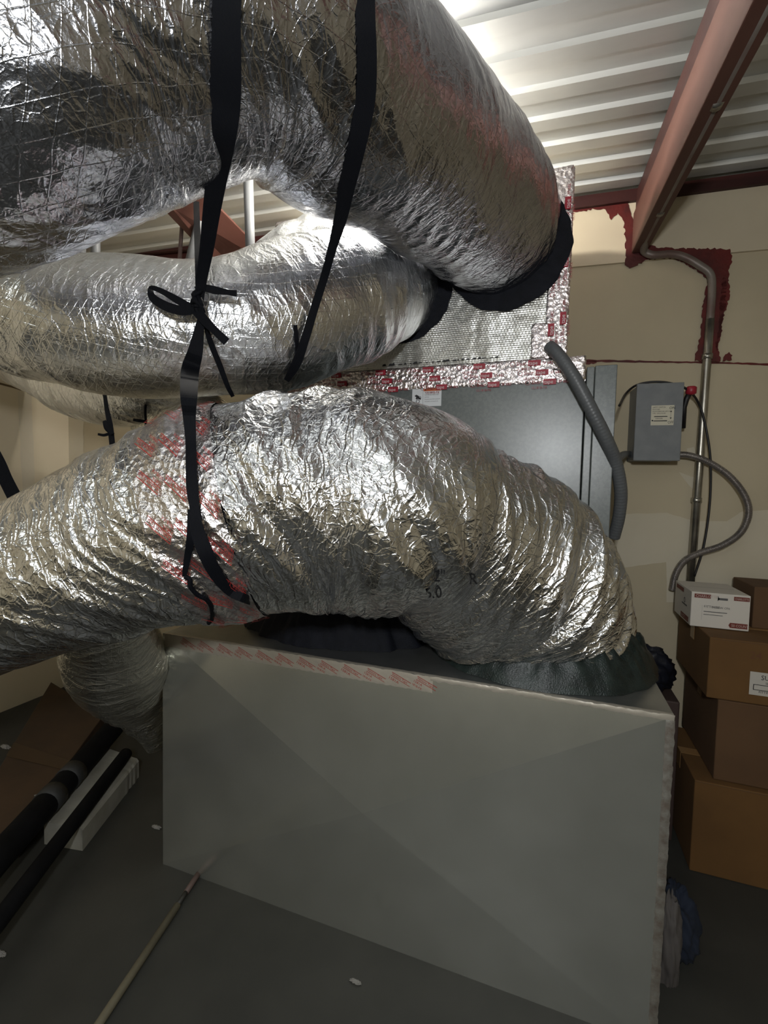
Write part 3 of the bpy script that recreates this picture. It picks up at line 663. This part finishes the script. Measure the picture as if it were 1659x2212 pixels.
ribbon(b, [sh(786, -60, [ductA], 46, .012), sh(790, 40, [ductA], 42, .012), sh(793, 130, [ductA], 42, .012), sh(789, 220, [ductA], 42, .012), sh(770, 320, [ductA], 38, .012), sh(748, 410, [ductA], 34, .012), sp(736, 470, zc2+.02, 28), sp(718, 535, zc2+.10, 19), sp(700, 600, zc2+.17, 17), sh(678, 670, [ductB], 17, .03), sh(660, 730, [ductB], 18, .03), sh(640, 785, [ductB], 20, .03), sh(619, 822, [ductB], 12, .03)])
b.build('webbing', m_strap, s2)
b = MB(); ribbon(b, [sh(638, 702, [ductB], 8, .006), sh(641, 740, [ductB], 9, .006), sh(645, 780, [ductB], 8, .006)]); b.build('loose_end', m_strap, s2)
s3 = thing('hanger_strap', pt(235, 900, 1.7), 'thin short black strap knotted below the level duct at left', 'strap')
b = MB(); ribbon(b, [sp(226, 850, 1.8, 7), sp(231, 885, 1.8, 9), sp(238, 920, 1.8, 11), sp(243, 965, 1.8, 11)]); b.build('webbing', m_strap, s3)
b = MB(); ribbon(b, [sp(240, 935, 1.79, 8), sp(230, 925, 1.78, 9), sp(226, 910, 1.78, 7), sp(232, 922, 1.78, 8), sp(243, 938, 1.78, 9)]); ribbon(b, [sp(238, 936, 1.79, 6), sp(225, 940, 1.78, 6), sp(212, 938, 1.78, 5)]); b.build('knot', m_strap, s3)
s4 = thing('hanger_strap', pt(20, 1040, 1.4), 'black strap at the left edge of the picture above the crumpled duct', 'strap')
b = MB(); ribbon(b, [sp(-40, 930, 1.6, 22), sp(-5, 995, 1.6, 24), sp(12, 1035, 1.6, 25), sp(40, 1090, 1.6, 26)]); b.build('webbing', m_strap, s4)
s5 = thing('hanger_strap', pt(316, 880, 1.75), 'black strap end with short tail hidden behind the knotted duct strap', 'strap')
b = MB(); ribbon(b, [sp(318, 855, 2.0, 4), sp(314, 885, 2.0, 5), sp(316, 925, 2.0, 5)]); ribbon(b, [sp(316, 911, 1.99, 6), sp(302, 909, 1.98, 7), sp(288, 907, 1.98, 6)]); b.build('webbing', m_strap, s5)

# pipes seen through the gap between the ducts
tag(pipe([pt(536, 380, 1.95), pt(543, 620, 2.1)], .021, 'vent_pipe', m_pvc), 'grey pipe behind the gap, nearest the plenum corner', 'pipe', )
tag(pipe([pt(398, 610, 2.25), pt(440, 440, 2.15)], .019, 'vent_pipe', m_pvc), 'grey pipe leaning right behind the strap, in the gap', 'pipe')
tag(pipe([pt(384, 620, 2.3), pt(396, 440, 2.2)], .009, 'vent_pipe', varied('dark_pipe', (.08, .05, .05), (.12, .08, .07), 9)), 'thin dark rod left of the leaning grey pipe in the gap', 'pipe')
tag(pipe([pt(204, 440, 2.0), pt(208, 640, 2.1)], .020, 'vent_pipe', m_pvc), 'right hand one of the paired grey pipes at the left end of the gap', 'pipe')
tag(pipe([pt(174, 440, 2.05), pt(176, 640, 2.15)], .020, 'vent_pipe', m_pvc), 'left hand one of the paired grey pipes at the left end of the gap', 'pipe')

# ---------------------------------------------------------------- electrical on the back wall
ds = thing('disconnect_switch', onW(1420, 990, .05), 'grey metal disconnect switch box on the back wall with an ON OFF label', 'switch box')
q = [onW(1366, 992, .16), onW(1466, 995, .16), onW(1477, 828, .16), onW(1382, 832, .16)]
c0 = (q[0]+q[3])/2; c1 = (q[1]+q[2])/2; wv_ = (c1-c0).dot(WD); hv = ((q[3]+q[2])/2-(q[0]+q[1])/2).z; org = Vector(c0); org.z = (q[0].z+q[1].z)/2
def slab(x0, x1, z0, z1, d0, d1, name, mt, par, bev=.003):
    b = MB(); o_ = org-WN*.16; P = [o_+WD*x0+Vector((0, 0, z0))+WN*d0, o_+WD*x1+Vector((0, 0, z0))+WN*d0, o_+WD*x1+Vector((0, 0, z1))+WN*d0, o_+WD*x0+Vector((0, 0, z1))+WN*d0]
    b.prism(P, WN*(d1-d0)); return b.build(name, mt, par, bevel=bev)
slab(0, wv_, 0, hv, 0.002, .145, 'enclosure', m_box_grey, ds)
slab(-.004, wv_+.004, -.004, hv+.006, .147, .162, 'cover', m_box_grey, ds)
fo = planefn(org+WN*.003, WD, (0, 0, 1), .0); 
L0 = on_plane(1405, 919, org+WN*.003, WN); L1 = on_plane(1457, 875, org+WN*.003, WN); lw2 = (L1-L0).dot(WD); lh2 = (L1-L0).z
fo = planefn(L0, WD, (0, 0, 1), .0006); b = MB(); rect(b, fo, 0, 0, lw2, lh2); sl = b.build('switch_label', mat('cream_sticker', (.62, .58, .46), .6), ds)
fo = planefn(L0, WD, (0, 0, 1), .0014); b = MB(); write(b, 'ON', lh2*.19, fo, lw2*.78, lh2*.80, .9); write(b, 'OFF', lh2*.19, fo, lw2*.74, lh2*.08, .8)
for i, s_ in enumerate(('SAFETY SWITCH', 'ENCLOSED', 'NON-FUSIBLE 60A 240V AC', 'TYPE 1 ENCLOSURE')): write(b, s_, lh2*(.085 if i else .1), fo, lw2*.05, lh2*(.87-i*.10), .8)
rect(b, fo, lw2*.14, lh2*.42, lw2*.72, lh2*.46); rect(b, fo, lw2*.12, lh2*.20, lw2*.72, lh2*.24); disc(b, fo, lw2*.07, lh2*.24, 0, lh2*.04, 10)
write(b, 'DANGER', lh2*.09, fo, lw2*.2, lh2*.31, .9); rect(b, fo, lw2*.86, lh2*.38, lw2*.87, lh2*.68)
b.add([fo(lw2*.82, lh2*.66), fo(lw2*.91, lh2*.66), fo(lw2*.865, lh2*.74)], [(0, 1, 2)]); b.add([fo(lw2*.82, lh2*.38), fo(lw2*.91, lh2*.38), fo(lw2*.865, lh2*.30)], [(0, 1, 2)])
b.build('label_lettering', m_black_ink, sl)
hd = on_plane(1474, 870, WP+WN*.10, WN); b = MB()
b.tube([on_plane(1476, 925, WP+WN*.10, WN), on_plane(1478, 880, WP+WN*.12, WN), on_plane(1483, 862, WP+WN*.13, WN), on_plane(1489, 850, WP+WN*.135, WN)], [.010, .011, .012, .012], 10); hn = b.build('handle', m_cable, ds, smooth=True)
b = MB(); k1_ = on_plane(1492, 853, WP+WN*.135, WN); k2_ = on_plane(1494, 834, WP+WN*.14, WN); b.tube([k1_, k1_.lerp(k2_, .15), k1_.lerp(k2_, .85), k2_], [.013, .022, .022, .014], 12); b.build('red_grip', mat('red_plastic', (.32, .015, .03), .4), hn, smooth=True)
# control cable
pipe([onY(1338, 876, UY+.2), onW(1352, 850, .12), onW(1375, 832, .13), onW(1410, 825, .145), onW(1450, 828, .15), onW(1485, 842, .14), onW(1510, 873, .06), onW(1526, 930, .06), onW(1535, 1000, .06), onW(1533, 1090, .06), onW(1520, 1180, .06), onW(1500, 1245, .05)], .0052, 'control_cable', m_cable, 'thin black cable looping over the disconnect switch and down the wall', 'cable', k=120, n=8)
# flexible metal conduit with ribs
def flexible(name, P, r, mt, label, n=260, rib=.0, cat='conduit', rings=120, w=12):
    Q = cpts(P, n); b = MB(); rr_ = [r*(1+rib*math.sin(i/n*rings*2*math.pi)) for i in range(n)]; b.tube(Q, rr_, w); o = b.build(name, mt, smooth=True); return tag(o, label, cat)
m_flexm = varied('spiral_steel', (.33, .30, .28), (.22, .20, .19), 20, .35, .7)
flexible('flexible_conduit', [onW(1462, 982, .07), onW(1490, 984, .06), onW(1530, 998, .06), onW(1575, 1028, .07), onW(1608, 1070, .08), onW(1617, 1110, .08), onW(1600, 1150, .08), onW(1560, 1178, .08), onW(1510, 1195, .07), onW(1478, 1212, .07), onW(1460, 1240, .06), onW(1452, 1275, .05)], .0145, m_flexm, 'ribbed metal conduit curving from the switch box round to the boxes', rib=.10, n=900, rings=150)
flexible('flexible_conduit', [Vector((PX1-.06, UY-.02, onY(1185, 752, UY).z)), onY(1205, 765, UY-.05), onY(1240, 815, UY-.07), onY(1280, 890, UY-.06), onY(1310, 950, UY-.03), onY(1330, 1000, UY+.02), onY(1341, 1060, UY+.06), onY(1337, 1115, UY+.10), onY(1326, 1160, UY+.14)], .024, m_liquid, 'smooth grey conduit hanging from the plenum corner down past the air handler', rib=.012, n=400, rings=70)
flexible('flexible_conduit', [onY(1330, 995, UY+.08), onY(1340, 986, UY+.16), onW(1352, 981, .14), onW(1372, 983, .07)], .016, m_liquid, 'short grey conduit stub entering the left side of the switch box', n=50, rings=10)

# ---------------------------------------------------------------- boxes at the right
def carton(name, x0, x1, y0, y1, z0, z1, mt, label, group='cardboard boxes stacked by the wall', tape=True):
    t_ = thing(name, ((x0+x1)/2, (y0+y1)/2, z0), label, 'box', group)
    b = MB(); b.box((x0, y0, z0), (x1, y1, z1)); b.build('carton_body', mt, t_, bevel=.004)
    if tape:
        b = MB(); ym = (y0+y1)/2; b.box((x0-.001, ym-.026, z1+.0002), (x1, ym+.026, z1+.0016)); b.box((x0-.0015, ym-.026, z1-.07), (x0-.0003, ym+.026, z1+.0016)); b.build('packing_tape', mat('brown_packing_tape', (.30, .17, .07), .3), t_)
        b = MB(); b.box((x0+.002, y0-.0006, z1-.006), (x1-.002, y0+.001, z1-.004)); b.build('flap_seam', m_card2, t_)
    return t_
zt = lambda x, y, Y: onY(x, y, Y).z
XB = onY(1530, 1440, 2.12).x
SY = 2.12
z3 = onY(1530, 1376, SY).z; z2 = onY(1530, 1508, SY).z
z1_ = onY(1520, 1680, SY).z
top_b = carton('cardboard_box', XB, XB+.62, SY, 2.57, z2+.002, z3, m_card, 'brown cardboard box with a white shipping label, top of the stack by the wall')
carton('cardboard_box', XB+.04, XB+.66, SY-.0, 2.57, z1_+.002, z2, m_card2, 'middle brown cardboard box of the stack by the wall, under the labelled one')
carton('cardboard_box', XB-.03, XB+.62, SY-.03, 2.55, 0.001, z1_, m_card, 'bottom brown cardboard box of the stack by the wall, on the floor')
fo = planefn(onY(1617, 1499, SY-.0012), (1, 0, 0), (0, 0, 1), 0); b = MB(); L0 = onY(1617, 1499, SY); lh3 = .09
rect(b, planefn(L0+Vector((0, -.0008, 0)), (1, 0, 0), (0, 0, 1)), 0, 0, .16, lh3); sl = b.build('shipping_label', mat('dull_white_sticker', (.5, .47, .42), .6), top_b)
fo = planefn(L0+Vector((0, -.0016, 0)), (1, 0, 0), (0, 0, 1)); b = MB(); write(b, 'SUPPLY', .026, fo, .035, .062, .9); write(b, 'SHIP TO', .012, fo, .05, .046); write(b, 'FITTINGS', .012, fo, .03, .01)
for z in (.04, .02): rect(b, fo, .012, z, .155, z+.0022)
rect(b, fo, .012, .02, .0145, .042); b.build('label_lettering', m_black_ink, sl)
b = MB(); fo = planefn(onY(1619, 1422, SY-.0012), (1, 0, 0), (0, 0, 1), .0006); write(b, '24', .04, fo, 0, 0, 1); write(b, 'TOP', .03, fo, .055, 0, 1); b.build('printed_lettering', mat('brown_print', (.12, .045, .02), .8), top_b)
# white carton on top
WY = 2.26; w0 = onY(1491, 1337, WY); w1 = onY(1619, 1342, WY)
wh = onY(1491, 1277, WY).z-z3
wc = thing('product_carton', ((w0.x+w1.x)/2, WY+.12, z3), 'white product carton with red printing on top of the brown boxes', 'box')
b = MB(); b.box((w0.x, WY, z3+.003), (w1.x, WY+.26, z3+wh)); b.build('carton_body', m_carton, wc, bevel=.003)
fo = planefn((w0.x, WY-.001, z3+.003), (1, 0, 0), (0, 0, 1)); fo2 = planefn((w0.x, WY-.0018, z3+.003), (1, 0, 0), (0, 0, 1)); W_ = w1.x-w0.x; b = MB(); g_ = MB(); k_ = MB()
rect(b, fo, .01, wh*.82, W_*.33, wh*.93); rect(b, fo, W_*.72, wh*.82, W_*.98, wh*.93); rect(b, fo, W_*.68, wh*.06, W_*.97, wh*.2)
b.add([fo(W_*.68, wh*.06), fo(W_*.68, wh*.2), fo(W_*.655, wh*.13)], [(0, 1, 2)])
write(g_, 'CHARLOTTE', wh*.10, fo2, .014, wh*.84, .9); write(g_, 'CHARLOTTE', wh*.08, fo2, W_*.735, wh*.845, .7); write(g_, '50 COUNT', wh*.10, fo2, W_*.70, wh*.095, .8)
rect(k_, fo, W_*.45, wh*.80, W_*.62, wh*.86); k_.add([fo(W_*.45, wh*.76), fo(W_*.48, wh*.83), fo(W_*.45, wh*.92)], [(0, 1, 2)])
write(k_, 'FITTINGS', wh*.09, fo, W_*.22, wh*.56, 1); write(k_, 'SCREW ON', wh*.08, fo, W_*.36, wh*.56, 1); rect(k_, fo, W_*.22, wh*.44, W_*.62, wh*.46); rect(k_, fo, W_*.22, wh*.36, W_*.55, wh*.375)
rect(k_, fo, W_*.19, wh*.2, W_*.192, wh*.62)
sd = lambda a, c: Vector((w0.x-.001, WY+.255-a, z3+.003+c)); sd2 = lambda a, c: Vector((w0.x-.0018, WY+.255-a, z3+.003+c))
rect(b, sd, .02, wh*.8, .14, wh*.92); rect(b, sd, .11, wh*.05, .23, wh*.2); write(g_, '50 CT', wh*.12, sd2, .12, wh*.08, 1.2); rect(k_, sd, .12, wh*.46, .2, wh*.5); disc(k_, sd, .16, wh*.6, .008, .012)
b.build('red_band', mat('dark_red_print', (.16, .03, .02), .6), wc); g_.build('printed_lettering', mat('pale_carton_print', (.5, .4, .36), .6), wc); k_.build('printed_lettering', mat('grey_print', (.10, .10, .10), .7), wc)
b = MB(); rect(b, lambda a, c: Vector((w0.x+a, WY+c, z3+wh+.0008)), .02, .12, W_-.02, .123); b.build('flap_seam', mat('seam_grey', (.2, .18, .16), .8), wc)
X2 = onY(1628, 1300, 2.34).x
carton('cardboard_box', X2, X2+.4, 2.34, 2.58, z3+.002, onY(1628, 1267, 2.34).z, m_card2, 'small brown cardboard box standing to the right of the white carton', tape=False)

# clutter between the metal box and the stack
def blob(name, c, s, mt, label, cat, seed, amp=.35, flat=True):
    n1, n2 = 48, 32; c = Vector(c); u = np.linspace(0, 2*math.pi, n1, endpoint=False)[:, None]; v = np.linspace(.02, math.pi-.02, n2)[None, :]
    x, y, z = np.cos(u)*np.sin(v), np.sin(u)*np.sin(v), np.cos(v)+0*u
    r = 1+amp*(1-2*np.abs(noise(x*1.5, y*1.5, z*1.5, seed)))*.6+amp*.4*(1-2*np.abs(noise(x*4, y*4, z*4, seed+1)))-amp*.5
    X = np.stack([x*r*s[0]+c.x, y*r*s[1]+c.y, z*r*s[2]+c.z], -1)
    if flat is not None and flat: X[..., 2] = np.maximum(X[..., 2], c.z-s[2]*.72)
    vs = [tuple(p) for p in X.reshape(-1, 3)]; fs = [(i*n2+j, i*n2+j+1, ((i+1) % n1)*n2+j+1, ((i+1) % n1)*n2+j) for i in range(n1) for j in range(n2-1)]
    fs += [tuple(i*n2 for i in range(n1)), tuple(i*n2+n2-1 for i in range(n1))[::-1]]
    b = MB(); b.add(vs, fs); return tag(b.build(name, mt, smooth=True), label, cat)
zg = lambda s: s*.72
m_bag = varied('black_plastic', (.006, .007, .012), (.012, .014, .022), 9, .35)
def floor_blob(nm, x, y, Y, s, mt, lab, cat, seed): 
    p = onY(x, y, Y); return blob(nm, (p.x, Y, s[2]*.72+.001), s, mt, lab, cat, seed)
# a low crate carrying a bag, filling the space behind the box
p = onY(1400, 1400, 2.40); zc_ = p.z-.08
cr = thing('storage_crate', (p.x-.02, 2.38, 0), 'dark storage crate behind the right corner of the sheet metal box', 'crate')
b = MB(); b.box((p.x-.10, 2.24, .001), (p.x+.10, 2.52, zc_-.09)); b.build('crate_body', mat('dark_brown_plastic', (.05, .03, .025), .7), cr, bevel=.006)
blob('plastic_bag', (p.x-.02, 2.38, zc_-.01), (.12, .12, .11), m_bag, 'black plastic bag on the crate beyond the corner of the sheet metal box', 'bag', 5)
blob('crumpled_paper', (onY(1430, 1450, 2.2).x, 2.17, .001+.1*.72), (.045, .045, .1), varied('grey_paper', (.22, .17, .14), (.3, .24, .2), 9, .9), 'crumpled grey brown paper beside the sheet metal box', 'paper', 8)
pb3 = onY(1470, 1740, 1.72)
blob('cloth_rag', (pb3.x+.0, 1.72, .11*.72+.001), (.07, .09, .11), varied('navy_cloth', (.006, .011, .024), (.011, .017, .034), 9, .9), 'dark blue rag heaped on the floor right of the sheet metal box', 'rag', 12)
blob('crumpled_paper', (pb3.x-.045, 1.60, .13*.72+.001), (.035, .05, .17), varied('pale_paper', (.07, .062, .058), (.10, .09, .085), 9, .9), 'pale crumpled paper pushed against the side of the sheet metal box', 'paper', 14)
pipe([onZ(1486, 1788, .012), onZ(1520, 1800, .012), onZ(1560, 1825, .012)], .009, 'plastic_tube', mat('clear_grey_tube', (.35, .37, .38), .3), 'short pale plastic tube on the floor by the blue rag', 'tube', k=20)

# ---------------------------------------------------------------- left floor: line set, foam block, stick, cardboard
cb = thing('cardboard_box', onZ(60, 1600, 0), 'flattened brown cardboard box lying on the floor at far left behind the black pipes', 'box')
a0, a1 = onZ(-60, 1560, 0), onZ(215, 1545, 0)
b = MB(); q = [onZ(-120, 1850, .12), onZ(40, 1790, .12), onZ(225, 1540, .12), onZ(110, 1470, .12)]; q = [Vector((x.x, x.y, .001)) for x in q]; b.prism(q, (0, 0, .11)); b.build('carton_body', varied('shaded_brown_cardboard', (.045, .026, .012), (.065, .036, .016), 4, .85), cb, bevel=.004)  # cardboard colour darkened to hold the shade under the front duct
b = MB(); qq = [p_+Vector((0, 0, .1125)) for p_ in (q[0].lerp(q[3], .42), q[1].lerp(q[2], .42), q[1].lerp(q[2], .5), q[0].lerp(q[3], .5))]; b.prism(qq, (0, 0, .001)); b.build('packing_tape', mat('clear_brown_tape', (.06, .035, .018), .35), cb)
bh = .095
q = [onZ(95, 1776, bh), onZ(178, 1790, bh), onZ(300, 1640, bh), onZ(228, 1615, bh)]
b = MB(); 
Q4 = [Vector((x.x, x.y, .001)) for x in q]
fb = thing('foam_block', (Q4[0]+Q4[2])/2, 'long white foam block on the floor at left propping up the black pipes', 'foam block')
n = 30; L = []
for i in range(n+1):
    a_, c_ = Q4[0].lerp(Q4[3], i/n), Q4[1].lerp(Q4[2], i/n); j_ = .0022*math.sin(i*1.9)*math.sin(i*.7+1) if i > 20 else 0
    L.append([a_, c_+Vector((j_*2.2, 0, 0)), c_+Vector((j_, 0, bh-.01+j_*1.5)), c_+Vector((-.012, 0, bh+j_)), a_+Vector((0, 0, bh))])
b = MB(); b.add([p_ for l in L for p_ in l], [(i*5+k, i*5+(k+1) % 5, (i+1)*5+(k+1) % 5, (i+1)*5+k) for i in range(n) for k in range(5)]+[(4, 3, 2, 1, 0), tuple(n*5+k for k in range(5))]); b.build('block_body', m_foam, fb)
def line(x0, y0, x1, y1, z, r, label, ext=.55, wob=0):
    A_, B_ = onZ(x0, y0, z), onZ(x1, y1, z); B_ = B_+(B_-A_)*ext
    P = [A_.lerp(B_, i/40)+Vector((0, 0, wob*math.sin(i*.5))) for i in range(41)]
    t_ = thing('insulated_pipe', A_.lerp(B_, .5), label, 'pipe'); b = MB(); b.tube(P, r, 18); b.build('foam_sleeve', m_rubber, t_, smooth=True)
    return t_, A_, B_
t1_, A_, B_ = line(252, 1565, 0, 1848, bh+.056, .052, 'thick black insulated pipe running along the floor at left')
m_glue = varied('grey_seam_tape', (.02, .021, .022), (.03, .03, .03), 10, .6)
for f in (.30, .41):
    b = MB(); b.tube([A_.lerp(B_, f), A_.lerp(B_, f+.05)], .055, 18); b.build('seam_tape', m_glue, t1_, smooth=True)
line(272, 1628, 0, 1985, bh+.033, .029, 'thinner black insulated pipe lying across the white foam block')
# stick on the floor
s0, s1_ = onZ(432, 1882, .012), onZ(205, 2225, .012); e0 = s1_+(s1_-s0)*.4
stk = thing('wooden_stick', s0.lerp(e0, .5), 'thin pale wooden stick on the floor leaning to the corner of the sheet metal box', 'stick')
b = MB(); b.tube([s0.lerp(e0, .20), e0], .0125, 12); b.build('shaft', m_stick, stk, smooth=True)
b = MB(); b.tube([s0, s0.lerp(e0, .13)], .010, 12); b.build('tip', mat('reddish_wood', (.10, .065, .055), .6), stk, smooth=True)
b = MB(); b.tube([s0.lerp(e0, .13), s0.lerp(e0, .20)], .0085, 12); b.build('ferrule', mat('dark_ferrule', (.03, .028, .024), .5), stk, smooth=True)
m_scrap = mat('white_scrap', (.24, .23, .21), .8)
for i, (x, y, s_) in enumerate(((338, 1788, .016), (12, 1615, .022), (768, 2122, .012), (80, 1720, .01), (2, 2062, .014))):
    z0 = .113 if i in (1, 3) else .001
    p = onZ(x, y, z0); 
    lab = ('white paper scrap on the floor left of the metal box', 'white paper scrap on the flattened cardboard at far left', 'tiny white scrap on the floor below the metal box', 'tiny white scrap on the cardboard beside the thick black pipe', 'white scrap on the floor at the left edge near the bottom')[i]
    blob('paper_scrap', (p.x, p.y, z0+s_*.22), (s_*1.3, s_*.5, s_*.3), m_scrap, lab, 'scrap', 70+i, .9)

# ---------------------------------------------------------------- lamps
def hanging_lamp(loc, label, seed):
    loc = Vector(loc); t_ = thing('hanging_bulb', loc, label, 'lamp')
    n1, n2 = 20, 14; b = MB(); vs = []
    for j in range(n2+1):
        a = math.pi*j/n2; r = .028*math.sin(a) if j < n2 else 0; z = -.030*math.cos(a)
        if a > 2.3: r = max(r, .013)
        for i in range(n1): vs.append(loc+Vector((r*math.cos(2*math.pi*i/n1), r*math.sin(2*math.pi*i/n1), z)))
    b.add(vs, [(j*n1+i, j*n1+(i+1) % n1, (j+1)*n1+(i+1) % n1, (j+1)*n1+i) for j in range(n2) for i in range(n1)]); b.build('bulb', m_bulb, t_, smooth=True)
    b = MB(); b.tube([loc+Vector((0, 0, .05)), loc+Vector((0, 0, .10))], .017, 14); b.build('socket', m_cable, t_, smooth=True)
    b = MB(); b.tube([loc+Vector((0, 0, .10)), Vector((loc.x, loc.y, ZD-.002))], .003, 8); b.build('cord', m_cable, t_, smooth=True)
hanging_lamp(LAMP_A, 'bare bulb hanging between the overhead duct and the plenum', 1)
hanging_lamp(LAMP_B, 'bare bulb hanging in the aisle on the camera side', 2)

sl_ = thing('fill_strip_light', FILL_C, 'white fluorescent strip light under the deck on the camera side', 'ceiling light')
b = MB(); b.box(FILL_C+Vector((-.63, -.07, .005)), FILL_C+Vector((.63, .07, .06))); b.build('housing', m_white, sl_, bevel=.004)
for x in (-.5, .5):
    b = MB(); b.tube([FILL_C+Vector((x, 0, .06)), Vector((FILL_C.x+x, FILL_C.y, ZD-.002))], .004, 8); b.build('hanger', m_cable, sl_)
